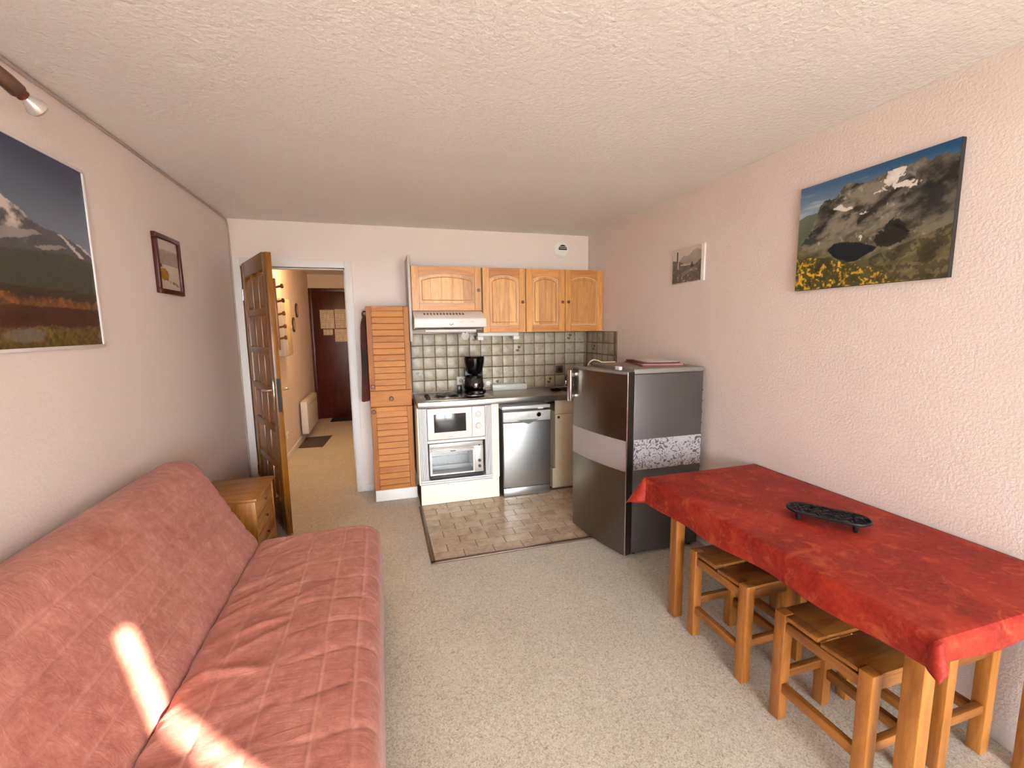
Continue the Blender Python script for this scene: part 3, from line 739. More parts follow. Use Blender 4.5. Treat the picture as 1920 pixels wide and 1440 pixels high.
obj('kick_plate', bx((dx0+.004, DY+.006, .008), (dx1-.004, DY+.034, .084), .005), M_dw, t)
obj('white_clip', bx((1.30, DY-.004, .788), (1.355, DY+.0118, .812), .006), M_white, t)

# ------------------------------------------------------------------ base cabinet on the right
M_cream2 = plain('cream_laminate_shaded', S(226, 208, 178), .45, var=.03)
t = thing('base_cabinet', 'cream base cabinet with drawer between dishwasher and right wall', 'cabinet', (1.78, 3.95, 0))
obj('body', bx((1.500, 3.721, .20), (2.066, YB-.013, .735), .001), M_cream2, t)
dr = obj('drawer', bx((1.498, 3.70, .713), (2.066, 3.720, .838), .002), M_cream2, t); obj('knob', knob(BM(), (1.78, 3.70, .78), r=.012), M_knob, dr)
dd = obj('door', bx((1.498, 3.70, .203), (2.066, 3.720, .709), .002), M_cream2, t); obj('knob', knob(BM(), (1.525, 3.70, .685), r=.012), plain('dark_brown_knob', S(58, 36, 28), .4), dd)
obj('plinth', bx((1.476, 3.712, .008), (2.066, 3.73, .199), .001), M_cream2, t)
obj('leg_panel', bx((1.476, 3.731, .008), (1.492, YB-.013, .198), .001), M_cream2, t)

# ------------------------------------------------------------------ fridge
M_fs = plain('fridge_grey_paint', S(80, 74, 72), .4, .2); M_ft = plain('fridge_top_grey', S(128, 121, 114), .5, .1)
M_fd = steel('fridge_door_dark_steel', (.20, .175, .15, 1), .30); M_band = plain('lavender_grey_band', S(172, 162, 160), .4, .2)
def foil():
    t = NT('silver_leaf_foil'); t.set(Roughness=.3, Metallic=.6); co = t.coord()
    n_ = t.noise(co, 26, 2, .5, 2.8)
    t.base(t.ramp(n_, [(.42, S(118, 112, 114)), (.45, S(222, 220, 224))])); return t.m
t = thing('fridge', 'dark grey fridge with door ajar and patterned silver band', 'fridge', (1.77, 2.68, 0))
fx0, fx1, fy0, fy1 = 1.508, 2.022, 2.408, 2.955
obj('body', bx((fx0, fy0, .02), (fx1, fy1, 1.205), .006), M_fs, t)
obj('top', bx((fx0-.006, fy0-.004, 1.206), (fx1+.004, fy1+.004, 1.238), .008, 3), M_ft, t)
obj('decor_band', bx((fx0+.004, fy0-.0015, .584), (fx1-.002, fy0-.0001, .784)), foil(), t)
for x in (fx0+.04, fx1-.04):
    for y in (fy0+.04, fy1-.04): obj('foot', cyl(BM(), (x, y, 0.0005), (x, y, .02), .018, n=14), M_black, t)
coil = BM()
for k in range(13): cyl(coil, (fx1+.0105, fy0+.02, .18+.075*k), (fx1+.0105, fy1-.02, .18+.075*k), .008, n=8)
obj('condenser', coil, M_black, t)
DA = Matrix.Rotation(R(11.3), 3, 'Z'); PV = Vector((fx0-.002, fy0, 0))
def fdoor(z0, z1, name, m, par, inner=0.0, off=0.0, tk=.052, y0=0.0, y1=.575, bulge=.022):
    n_ = 14; out = [(-(tk+off)-bulge*math.sin(math.pi*i/n_), y0+(y1-y0)*i/n_) for i in range(n_+1)]
    inn = [(-inner, y1), (-inner, y0)]
    b = BM(); prism(b, out+inn, z0, z1, 'xy')
    for v in b.verts: v.co = DA @ v.co+PV
    return obj(name, b, m, par)
fd = fdoor(.018, 1.205, 'door', M_fd, t, inner=.004)
fdoor(1.2052, 1.222, 'door_cap', M_ft, fd, inner=.004)
fdoor(.582, .782, 'door_band', M_band, fd, inner=.0525, off=.0012)
b = BM(); box(b, (-.056, -.004, .02), (-.002, -.0005, 1.222), .001)
for v in b.verts: v.co = DA @ v.co+PV
obj('edge_trim', b, plain('dark_edge_trim', S(44, 38, 34), .3, .5), fd)
b = BM(); cyl(b, (-.055, -.003, .018), (-.055, -.003, 1.222), .0035, n=8)
for v in b.verts: v.co = DA @ v.co+PV
obj('bright_edge', b, M_chrome, fd)
b = BM(); box(b, (-.104, .540, .965), (-.084, .580, 1.195), .005, 3); box(b, (-.084, .552, .985), (-.050, .572, 1.015), .003); box(b, (-.084, .552, 1.145), (-.050, .572, 1.175), .003)
for v in b.verts: v.co = DA @ v.co+PV
obj('handle', b, steel('handle_steel', (.62, .60, .58, 1), .25), fd)
b = BM(); box(b, (-.0035, .02, .05), (.006, .56, 1.19), .003)
for v in b.verts: v.co = DA @ v.co+PV+Vector((.004, 0, 0))
obj('gasket', b, M_black, fd)
# items on the fridge
M_red = plain('dark_red_card', S(128, 40, 48), .5); M_pink = plain('pinkish_paper', S(196, 160, 156), .7); M_pap = plain('white_paper', S(226, 212, 200), .8)
FR = Matrix.Rotation(R(-12), 4, 'Z')
def ontop(cx, cy, z, w, d, h, m, name, lab, cat, rz, bev=.001):
    b = BM(); box(b, (-w/2, -d/2, 0), (w/2, d/2, h), bev, 1); bmesh.ops.rotate(b, verts=b.verts, cent=(0, 0, 0), matrix=Matrix.Rotation(R(rz), 3, 'Z')); bmesh.ops.translate(b, verts=b.verts, vec=(cx, cy, z))
    return single(name, b, m, lab, cat, (cx, cy, z), smooth=False)
ontop(1.84, 2.70, 1.2385, .30, .40, .006, M_red, 'red_folder', 'dark red folder lying on the fridge top', 'folder', -14)
ontop(1.85, 2.70, 1.2448, .27, .36, .005, M_pink, 'pink_booklet', 'pinkish booklet lying on the red folder', 'booklet', -18)
ontop(1.84, 2.72, 1.2500, .26, .30, .010, plain('maroon_cover', S(88, 24, 34), .5), 'maroon_notebook', 'maroon notebook lying on the pinkish booklet', 'notebook', -8)
ontop(1.86, 2.72, 1.2603, .22, .29, .003, M_pap, 'paper_sheet', 'white sheets lying on top of the maroon notebook', 'paper', -12)
wd = PV+DA @ Vector((-.015, .14, 0)); 
b = BM(); box(b, (1.462, 2.52, 1.2225), (1.487, 2.575, 1.246), .005); single('white_wedge', b, M_white, 'white wedge resting on the top edge of the fridge door', 'wedge', (1.475, 2.545, 1.2225))
single('beige_cable', tube(BM(), [(1.43, 2.90, 1.2275), (1.445, 2.925, 1.235), (1.47, 2.945, 1.252), (1.50, 2.945, 1.262), (1.53, 2.93, 1.256), (1.55, 2.92, 1.2435), (1.60, 2.91, 1.2435), (1.66, 2.92, 1.2435)], .0045, 8), M_beige, 'beige power cord looping at fridge top corner', 'cord', (1.55, 2.93, 1.2385))

# ------------------------------------------------------------------ things on the worktop
M_cglass = glassy('carafe_glass', (.35, .30, .28, 1), .12); M_cblack = plain('gloss_black', S(12, 11, 11), .12)
cx, cy, cz = .800, 3.905, CZ+.0235
t = thing('coffee_maker', 'black drip coffee maker standing on the hob', 'coffee maker', (cx, cy, cz))
def oval(w, d, n=32): return [(cx+w*math.cos(a), cy+d*math.sin(a)) for a in np.linspace(0, 2*math.pi, n, False)]
obj('base', prism(BM(), [(x, y) for x, y in oval(.098, .115)], cz, cz+.030, 'xy', .004), M_cblack, t)
obj('column', prism(BM(), [(cx-.085, cy+.045), (cx+.085, cy+.045), (cx+.080, cy+.110), (cx-.080, cy+.110)], cz+.0305, cz+.215, 'xy', .006), M_cblack, t)
hd = BM(); lathe(hd, (cx, cy+.010, cz+.170), [(0, 0), (.052, 0), (.066, .02), (.076, .05), (.088, .10), (.092, .145), (.086, .150), (0, .152)], n=36)
obj('filter_basket', hd, M_cblack, t)
obj('lid', lathe(BM(), (cx, cy+.010, cz+.3222), [(0, .0), (.09, 0), (.088, .009), (.05, .012), (0, .012)], n=36), M_cblack, t)
ca = obj('carafe', lathe(BM(), (cx, cy-.015, cz+.0308), [(0, 0), (.060, 0), (.074, .02), (.078, .05), (.070, .085), (.052, .108), (.050, .12)], n=36), M_cglass, t)
obj('carafe_band', lathe(BM(), (cx, cy-.015, cz+.125), [(.049, 0), (.0545, 0), (.0555, .012), (.050, .012)], n=36), M_cblack, ca)
obj('carafe_lid', lathe(BM(), (cx, cy-.015, cz+.151), [(0, -.0135), (.053, -.0135), (.050, .004), (0, .010)], n=30), M_cblack, ca)
obj('carafe_handle', tube(BM(), [(cx-.050, cy-.030, cz+.142), (cx-.085, cy-.045, cz+.142), (cx-.112, cy-.05, cz+.12), (cx-.115, cy-.05, cz+.08), (cx-.098, cy-.045, cz+.05), (cx-.068, cy-.032, cz+.044)], .008, 10), M_cblack, ca)
obj('switch', bx((cx+.02, cy-.113, cz+.009), (cx+.045, cy-.108, cz+.022), .002), plain('switch_grey', S(90, 86, 84), .4), t)
def socket(name, x, z, lab, m, m2, w=.078):
    t = thing(name, lab, 'socket', (x, YB-.011, z-w/2))
    obj('plate', bx((x-w/2, YB-.024, z-w/2), (x+w/2, YB-.0115, z+w/2), .004), m, t)
    w_ = obj('socket_well', cyl(BM(), (x, YB-.0255, z), (x, YB-.0242, z), .021, n=22), m2, t)
    for s in (-.009, .009): obj('pin_hole', cyl(BM(), (x+s, YB-.0262, z), (x+s, YB-.0256, z), .003, n=8), M_dark, w_)
socket('wall_socket', .722, 1.002, 'white wall socket left of the coffee maker', M_white, M_greyb)
socket('wall_socket', .992, .965, 'white wall socket right of the coffee maker', M_greyb, M_white, .07)
socket('wall_socket', 1.748, 1.075, 'brown wall socket on the tiles beside the fridge', plain('brown_plate', S(96, 60, 44), .4), M_dark)
b = BM(); box(b, (.672, 4.10, CZ+.0065), (.715, 4.145, CZ+.070), .008, 3)
single('black_plug', b, M_black, 'black plug block on the hob below the white socket', 'plug', (.69, 4.12, CZ+.0065))
M_tray = plain('grey_white_plastic', S(198, 196, 184), .4)
t = thing('white_trough', 'long pale plastic trough against the backsplash', 'trough', (1.19, 4.15, CZ))
obj('front', bx((1.015, 4.105, CZ+.0005), (1.362, 4.112, CZ+.058), .003), M_tray, t); obj('base', bx((1.015, 4.1125, CZ+.0005), (1.362, 4.19, CZ+.006), .002), M_tray, t)
obj('back', bx((1.015, 4.190, CZ+.0065), (1.362, 4.197, CZ+.058), .003), M_tray, t)
for a in (1.015, 1.356): obj('end', bx((a, 4.1125, CZ+.0065), (a+.006, 4.1895, CZ+.058), .001), M_tray, t)
b = BM(); lathe(b, (1.60, 3.93, CZ+.001), [(0, 0), (.05, 0), (.055, .012), (.03, .018), (0, .018)], n=24)
single('sink_stopper', b, M_black, 'black round stopper on the worktop near the fridge', 'stopper', (1.60, 3.93, CZ+.001))

# ------------------------------------------------------------------ nightstand
M_ns = wood('knotty_pine', S(206, 150, 78), S(172, 108, 44), 'Y', .4, knots=True); M_nsz = wood('knotty_pine_side', S(214, 152, 70), S(176, 106, 38), 'Z', .4)
t = thing('bedside_chest', 'small knotty pine drawer chest between sofa and door', 'chest', (-.95, 3.11, 0))
nx0, nx1, ny0, ny1 = -1.135, -.775, 2.885, 3.330
obj('top', bx((nx0-.004, ny0-.008, .482), (nx1+.012, ny1+.006, .502), .004), wood('knotty_pine_top', S(198, 140, 70), S(164, 100, 40), 'X', .4, knots=True), t)
obj('side', bx((nx0, ny0, .002), (nx1, ny0+.018, .4815), .002), M_nsz, t); obj('side', bx((nx0, ny1-.018, .002), (nx1, ny1, .4815), .002), M_nsz, t)
obj('back', bx((nx0, ny0+.0185, .002), (nx0+.008, ny1-.0185, .4815)), M_nsz, t)
zs = [.03, .145, .258, .371, .479]
for a, b_ in zip(zs, zs[1:]):
    dr = obj('drawer', bx((nx0+.02, ny0+.020, a), (nx1-.003, ny1-.020, b_-.006), .002), M_ns, t)
    obj('knob', knob(BM(), (nx1-.003, (ny0+ny1)/2, (a+b_)/2-.003), (1, 0, 0), .010, .016), M_knob, dr)
obj('foot_rail', bx((nx1-.02, ny0+.0185, .002), (nx1-.006, ny1-.0185, .028)), M_nsz, t)

# ------------------------------------------------------------------ sofa
def sofa_mat(name):
    t = NT(name); t.set(Roughness=.92); t.p.inputs['Sheen Weight'].default_value = .15
    co = t.coord()
    f1 = t.noise(co, 5, 4, .62, .3); f2 = t.noise(co, 30, 5, .68, .45); f3 = t.noise(co, 420, 2)
    c = t.ramp(f2, [(.30, S(156, 82, 66)), (.5, S(182, 110, 92)), (.72, S(212, 148, 128))])
    c = t.mix(.45, c, t.ramp(f1, [(.35, S(162, 88, 72)), (.66, S(202, 134, 114))]))
    a = t.new('ShaderNodeAttribute'); a.attribute_name = 'seam'
    c = t.mix(a.outputs['Fac'], c, S(216, 156, 136))
    t.base(c)
    h = t.noise(t.coord((4, 16, 10)), 1.6, 4, .6, 1.2)
    n_ = t.bump(h, .32, .012); t.bump(f3, .15, .001, n_); return t.m
M_sofa = sofa_mat('salmon_suedette')
rng = np.random.default_rng(3)
def vnoise(x, y, seed):
    def hsh(i, j): 
        n_ = np.sin(i*127.1+j*311.7+seed*74.7)*43758.5453
        return n_-np.floor(n_)
    i = np.floor(x); j = np.floor(y); u = x-i; v = y-j; u = u*u*(3-2*u); v = v*v*(3-2*v)
    return (hsh(i, j)*(1-u)+hsh(i+1, j)*u)*(1-v)+(hsh(i, j+1)*(1-u)+hsh(i+1, j+1)*u)*v
def fbm(x, y, seed=0, oc=5, g=.5):
    s = np.zeros_like(np.asarray(x, float)*np.asarray(y, float)); a = 1.; t_ = 0.; 
    for k in range(oc):
        s = s+a*vnoise(x*2**k, y*2**k, seed+k); t_ += a; a *= g
    return s/t_
def spline(P, n):
    P = np.array(P, float); d = np.r_[0, np.cumsum(np.hypot(*np.diff(np.vstack([P, P[:1]]), axis=0).T))]
    Q = np.vstack([P, P[:1]]); s = np.linspace(0, d[-1], n, endpoint=False)
    # catmull-rom over arc length
    m = len(P); out = []
    for v in s:
        k = min(np.searchsorted(d, v, 'right')-1, m-1); u = (v-d[k])/(d[k+1]-d[k])
        p0, p1, p2, p3 = P[k-1], P[k], P[(k+1) % m], P[(k+2) % m]
        out.append(.5*((2*p1)+(-p0+p2)*u+(2*p0-5*p1+4*p2-p3)*u*u+(-p0+3*p1-3*p2+p3)*u**3))
    return np.array(out), s
def cushion(name, prof, y0, y1, n, seams, cross, disp, rend=.045, step=.009, par=None):
    P, s = spline(prof, n)
    T = np.roll(P, -1, 0)-np.roll(P, 1, 0); T /= np.linalg.norm(T, axis=1)[:, None]; N = np.c_[-T[:, 1], T[:, 0]]
    cen = P.mean(0)
    if ((P-cen)*N).sum() < 0: N = -N
    ys = np.r_[y0+rend*(1-np.cos(np.linspace(0, math.pi/2, 7)[:-1])), np.arange(y0+rend, y1-rend, step), y1-rend+rend*np.sin(np.linspace(0, math.pi/2, 7))]
    verts = []; seamv = []
    for y in ys:
        e_ = min(y-y0, y1-y); ins = 0 if e_ >= rend else rend-math.sqrt(max(rend**2-(rend-e_)**2, 0))
        Q = P-N*ins
        dd, sm = disp(P, s, N, y)
        Q = Q+N*(dd*(1 if e_ > .01 else 0))[:, None]
        verts.append(np.c_[Q[:, 0], np.full(n, y), Q[:, 1]]); seamv.append(sm)
    V = np.vstack(verts); SV = np.hstack(seamv); ny = len(ys)
    F = []
    for j in range(ny-1):
        for i in range(n):
            i2 = (i+1) % n; F.append((j*n+i, j*n+i2, (j+1)*n+i2, (j+1)*n+i))
    F.append(tuple(range(n))); F.append(tuple(range((ny-1)*n, ny*n))[::-1])
    m = bpy.data.meshes.new(name); m.from_pydata(V.tolist(), [], F); m.update()
    bm = bmesh.new(); bm.from_mesh(m); bmesh.ops.recalc_face_normals(bm, faces=bm.faces); bm.to_mesh(m); bm.free()
    at = m.attributes.new('seam', 'FLOAT', 'POINT'); at.data.foreach_set('value', SV.astype(np.float32))
    m.polygons.foreach_set('use_smooth', [True]*len(m.polygons))
    return obj(name, m, M_sofa, par)
t = thing('sofa', 'salmon quilted fold down sofa bed along the left wall', 'sofa', (-.6, 1.55, 0))
seat_prof = [(-.66, .24), (-.676, .31), (-.676, .368), (-.652, .404), (-.60, .414), (-.50, .420), (-.40, .424), (-.30, .426), (-.20, .425), (-.13, .418), (-.085, .396), (-.062, .36), (-.055, .30), (-.054, .20), (-.056, .10), (-.075, .085), (-.30, .085), (-.60, .085), (-.65, .12)]
back_prof = [(-.668, .345), (-.676, .410), (-.718, .485), (-.772, .582), (-.818, .676), (-.856, .748), (-.892, .815), (-.928, .858), (-.972, .876), (-1.03, .873), (-1.085, .850), (-1.118, .812), (-1.118, .76), (-1.06, .66), (-.98, .52), (-.90, .40), (-.84, .32), (-.77, .27), (-.69, .285)]
def g_(d, w): return np.exp(-(d/w)**2)
def seat_disp(P, s, N, y):
    x, z = P[:, 0], P[:, 1]; top = (z > .36)
    d = np.zeros(len(x)); sm = np.zeros(len(x))
    for c in (-.545, -.385, -.235, -.125):
        wv = c+.006*math.sin(y*5+c*20)
        k = g_(x-wv, .007)*top; d -= .0045*k; sm = np.maximum(sm, g_(x-wv, .0035)*top*.6)
    for c in np.arange(.70, 2.5, .160):
        w_ = c+.05*(x+.05)+.012*np.sin(x*16+c*7); lim = 1/(1+np.exp(-(x+.36)*30))
        k = g_(y-w_, .008)*(z > .2); d -= .0035*k*lim; sm = np.maximum(sm, g_(y-w_, .004)*(z > .25)*.6*lim)
    inner = 1/(1+np.exp((x+.36)*22))
    wr = fbm(x*5+y*1.5, y*22-x*13, 4, 3)-.5
    d += .015*wr*top*(.35+.65*inner)*(1 if y < 2.49 else .4)
    d += .006*np.sin(np.pi*np.clip((y-.6)/1.92, 0, 1)*5)*0
    # two soft finger folds
    d += .016*g_((y-1.50)-(-(x+.50)*.25), .018)*g_(x+.50, .085)*top + .014*g_((y-1.72)-(x+.48)*.3, .016)*g_(x+.47, .07)*top
    return d, sm
def back_disp(P, s, N, y):
    x, z = P[:, 0], P[:, 1]; front = (N[:, 0]+N[:, 1]*.4 > .25) & (z > .35)
    d = np.zeros(len(x)); sm = np.zeros(len(x))
    for c in (.485, .585, .685, .785):
        wv = c+.004*math.sin(y*4+c*30)
        k = g_(z-wv, .007)*front; d -= .0065*k; sm = np.maximum(sm, g_(z-wv, .003)*front*.12)
    d += .008*(fbm(x*3+z*4, np.full(len(x), y*4.), 9, 3)-.5)*front
    return d, sm
cushion('seat', seat_prof, .62, 2.522, 240, 0, 0, seat_disp, par=t)
cushion('backrest', back_prof, .60, 2.535, 230, 0, 0, back_disp, rend=.05, par=t)
for y in (.80, 2.36):
    for x in (-.60, -.16): obj('leg', cyl(BM(), (x, y, .0005), (x, y, .0845), .022, n=14), M_black, t)
for y in (1.0, 2.1): obj('bracket', bx((-.93, y-.03, .15), (-.66, y+.03, .30), .004), M_black, t)
for y in (1.0, 2.1): obj('leg', cyl(BM(), (-.88, y, .0005), (-.88, y, .1495), .02, n=14), M_black, t)

# ------------------------------------------------------------------ dining table, cloth, trivet
M_tw = wood('honey_oak', S(184, 120, 52), S(138, 82, 32), 'Z', .35); M_twx = wood('honey_oak_x', S(160, 102, 46), S(112, 66, 28), 'X', .35); M_twy = wood('honey_oak_y', S(168, 108, 46), S(122, 72, 28), 'Y', .35)
tx_0, tx_1, ty_0, ty_1, tz = 1.352, 2.050, .705, 1.992, .694
t = thing('dining_table', 'oak dining table under a red cloth against right wall', 'table', (1.7, 1.35, 0))
obj('table_top', bx((tx_0, ty_0, tz-.028), (tx_1, ty_1, tz), .004), M_twy, t)
for y in (.737, 1.798):
    for x in (1.388, 1.975): obj('leg', bx((x, y, .001), (x+.05, y+.052, tz-.0285), .003), M_tw, t)
for x in (1.394, 1.995): obj('apron', bx((x, .7895, .585), (x+.022, 1.7975, tz-.0285), .002), M_twy, t)
for y in (.75, 1.81): obj('apron', bx((1.4385, y, .585), (1.9745, y+.022, tz-.0285), .002), M_twx, t)
def cloth_red():
    t = NT('red_mottled_oilcloth'); t.set(Roughness=.6); t.p.inputs['Specular IOR Level'].default_value = .3
    co = t.coord()
    f1 = t.noise(co, 4.2, 4, .6, 1.0); f2 = t.noise(co, 11, 4, .65, 1.4); f3 = t.noise(co, 60, 3, .6)
    c = t.ramp(f1, [(.32, S(120, 20, 16)), (.50, S(150, 32, 22)), (.66, S(174, 54, 32))])
    c = t.mix(t.ramp(f2, [(.54, (0, 0, 0, 1)), (.70, (.75, .75, .75, 1))]), c, S(196, 96, 58))
    c = t.mix(.18, c, t.ramp(f3, [(.4, S(130, 20, 18)), (.6, S(196, 76, 44))]))
    t.base(c); t.bump(f3, .05, .002); return t.m
CT = tz+.0015
g = bmesh.new(); grid = []
DF, DN = .135, .085   # far end and near end drop
us = np.r_[np.linspace(-1, 0, 12)[:-1], np.linspace(0, tx_1+.012-tx_0, 30)]
vs_ = np.r_[np.linspace(-1, 0, 10)[:-1], np.linspace(0, ty_1-ty_0, 60), np.linspace(0, 1, 12)[1:]+10]
def fold(r, rad=.016):
    q = rad*math.pi/2
    if r < q: a = r/rad; return rad*math.sin(a), rad*(1-math.cos(a))
    return rad, rad+(r-q)
cpt = []
for v in vs_:
    row = []
    yy = ty_0 if v < 0 else (ty_1 if v >= 10 else ty_0+v)
    fr = (yy-ty_0)/(ty_1-ty_0); drop = .100+.052*fr+.004*math.sin(yy*9)
    oy = (-v*DN if v < 0 else ((v-10)*DF if v >= 10 else 0)); sy = -1 if v < 0 else 1
    for u in us:
        ox = -u*drop if u < 0 else 0; xx = tx_0 if u < 0 else tx_0+u
        r = math.hypot(ox, oy)*(.84 if ox and oy and sy < 0 else 1)
        if r < 1e-9: p = (xx, yy, CT)
        elif oy == 0:
            h, dz = fold(ox); fl = .010*math.sin(yy*14)*(ox/drop)**2
            p = (xx-h-fl-.004, yy, CT-dz)
        elif ox == 0:
            h, dz = fold(oy); fl = .008*math.sin(xx*17)*(oy/.1)**2
            p = (xx, yy+sy*(h+fl+.004), CT-dz)
        else:
            a = math.atan2(oy, ox); k = .52*math.sin(2*a)
            h, dz = fold(r); fl = k*r; dz2 = math.sqrt(max(dz*dz-fl*fl*.8, (dz*.5)**2))
            p = (xx-(h+fl+.004)*math.cos(a), yy+sy*(h+fl+.004)*math.sin(a), CT-dz2)
        row.append(g.verts.new(p))
    grid.append(row)
for i in range(len(grid)-1):
    for j in range(len(us)-1): g.faces.new((grid[i][j], grid[i][j+1], grid[i+1][j+1], grid[i+1][j]))
bmesh.ops.recalc_face_normals(g, faces=g.faces)
top_up = sum(f.normal.z*f.calc_area() for f in g.faces)
if top_up < 0: bmesh.ops.reverse_faces(g, faces=g.faces)
m = mesh(g, 'tablecloth')
for p in m.polygons: p.use_smooth = True
cl = single('tablecloth', m, cloth_red(), 'red mottled oilcloth draped over the dining table', 'tablecloth', (1.70, 1.35, CT))
so = cl.modifiers.new('thickness', 'SOLIDIFY'); so.thickness = .0012; so.offset = 1

M_ci = plain('cast_iron', S(40, 34, 40), .42, .5, bump=.3, bscale=120)
t = thing('cast_iron_trivet', 'black oval cast iron trivet on the red tablecloth', 'trivet', (1.716, 1.287, CT+.0015), R(-57), world=False)
hl, hw = .142, .062
def stad(s, n=14): 
    a_ = hl-hw; q = []
    for k in range(n+1): an = -math.pi/2+math.pi*k/n; q.append((a_+hw*s*math.cos(an), hw*s*math.sin(an)))
    for k in range(n+1): an = math.pi/2+math.pi*k/n; q.append((-a_+hw*s*math.cos(an), hw*s*math.sin(an)))
    return q
obj('plate', prism(BM(), stad(.97), .030, .038, 'xy', .002), M_ci, t)
obj('rim', tube(BM(), [(x, y, .0385) for x, y in stad(1.0)+stad(1.0)[:1]], .005, 8), M_ci, t)
rb = BM(); random.seed(5)
for i in range(16):
    for j in range(6):
        x = -.132+.018*i+(.009 if j % 2 else 0); y = -.05+.020*j
        a_ = hl-hw; dx = max(abs(x)-a_, 0)
        if math.hypot(dx, y) > hw*.86: continue
        an = .6 if (i+j) % 2 else -.6
        box(rb, (x-.008, y-.003, .0381), (x+.008, y+.003, .0425), .0015, 1, Matrix.Rotation(an, 3, 'Z'))
obj('relief', rb, M_ci, t)
for x, y in ((-.095, -.038), (-.095, .038), (.095, -.038), (.095, .038)):
    obj('foot', cyl(BM(), (x, y, .0), (x, y, .0305), .007, .013, 12, .001), M_ci, t)

# ------------------------------------------------------------------ stools
def stool(label, x0, y0, rz=0):
    t = thing('stool', label, 'stool', (x0, y0, 0), rz, 'wooden stools under the table', world=False)
    w, d, H, L = .262, .350, .436, .043
    for x in (0, w-L):
        for y in (0, d-L): obj('leg', bx((x, y, .001), (x+L, y+L, H), .003), M_tw, t)
    for x in (.006, w-.006-.024):
        obj('seat_rail', bx((x, L+.0003, .368), (x+.024, d-L-.0003, .405), .003), M_twy, t)
        obj('stretcher', bx((x, L+.0003, .118), (x+.024, d-L-.0003, .156), .003), M_twy, t)
    for y in (.006, d-.006-.024):
        obj('seat_rail', bx((L+.0003, y, .376), (w-L-.0003, y+.024, .416), .003), M_twx, t)
        obj('stretcher', bx((L+.0003, y, .158), (w-L-.0003, y+.024, .192), .003), M_twx, t)
    # two seat boards: the far one flat, the near one dipping to the middle
    b = BM(); box(b, (L+.0005, d/2+.006, .4165), (w-L-.0005, d-.002, .434), .003); box(b, (.004, d/2+.006, .4165), (L+.0004, d-L-.001, .434), .003); box(b, (w-L-.0004, d/2+.006, .4165), (w-.004, d-L-.001, .434), .003)
    obj('seat_board', b, M_twx, t)
    b = BM(); rot = Matrix.Rotation(R(-3.2), 3, 'X')
    box(b, (L+.0005, .004, .4165), (w-L-.0005, d/2-.004, .432), .003, 2, rot, (0, .03, .4165)); box(b, (.004, L+.004, .4165), (L+.0004, d/2-.004, .432), .003, 2, rot, (0, .03, .4165)); box(b, (w-L-.0004, L+.004, .4165), (w-.004, d/2-.004, .432), .003, 2, rot, (0, .03, .4165))
    obj('seat_board', b, M_twx, t)
    return t
s1 = stool('wooden stool tucked under table front, nearer the fridge', 1.386, 1.345)
def place(label, x, y, rz=0):
    c = copy_tree(s1); c.location = (x, y, 0); c.rotation_euler = (0, 0, rz); c['label'] = label; return c
place('wooden stool tucked under table front, nearer the camera', 1.384, .858)
place('wooden stool between table and right wall, nearer the fridge', 1.715, 1.375)
place('wooden stool between table and right wall, nearer the camera', 1.715, .848)

# ------------------------------------------------------------------ pictures
def lerp(a, b, t_): return a+(b-a)*t_[..., None]
def lin(rgb): return np.array(S(*rgb)[:3])
def inpoly(U, V, P):
    c = np.zeros(U.shape, bool); n_ = len(P)
    for i in range(n_):
        x1, y1 = P[i]; x2, y2 = P[i-1]
        k = ((y1 > V) != (y2 > V)) & (U < (x2-x1)*(V-y1)/((y2-y1)+1e-12)+x1); c ^= k
    return c
def picture_mesh(name, C_, to3d):
    h, w, _ = C_.shape
    V = [to3d(i/(w-1), j/(h-1)) for j in range(h) for i in range(w)]
    F = [(j*w+i, j*w+i+1, (j+1)*w+i+1, (j+1)*w+i) for j in range(h-1) for i in range(w-1)]
    m = bpy.data.meshes.new(name); m.from_pydata(V, [], F); m.update()
    a = m.color_attributes.new('Col', 'FLOAT_COLOR', 'POINT')
    a.data.foreach_set('color', np.concatenate([C_, np.ones((h, w, 1))], 2).astype(np.float32).ravel()); return m
M_print = vcol('printed_picture', .45)
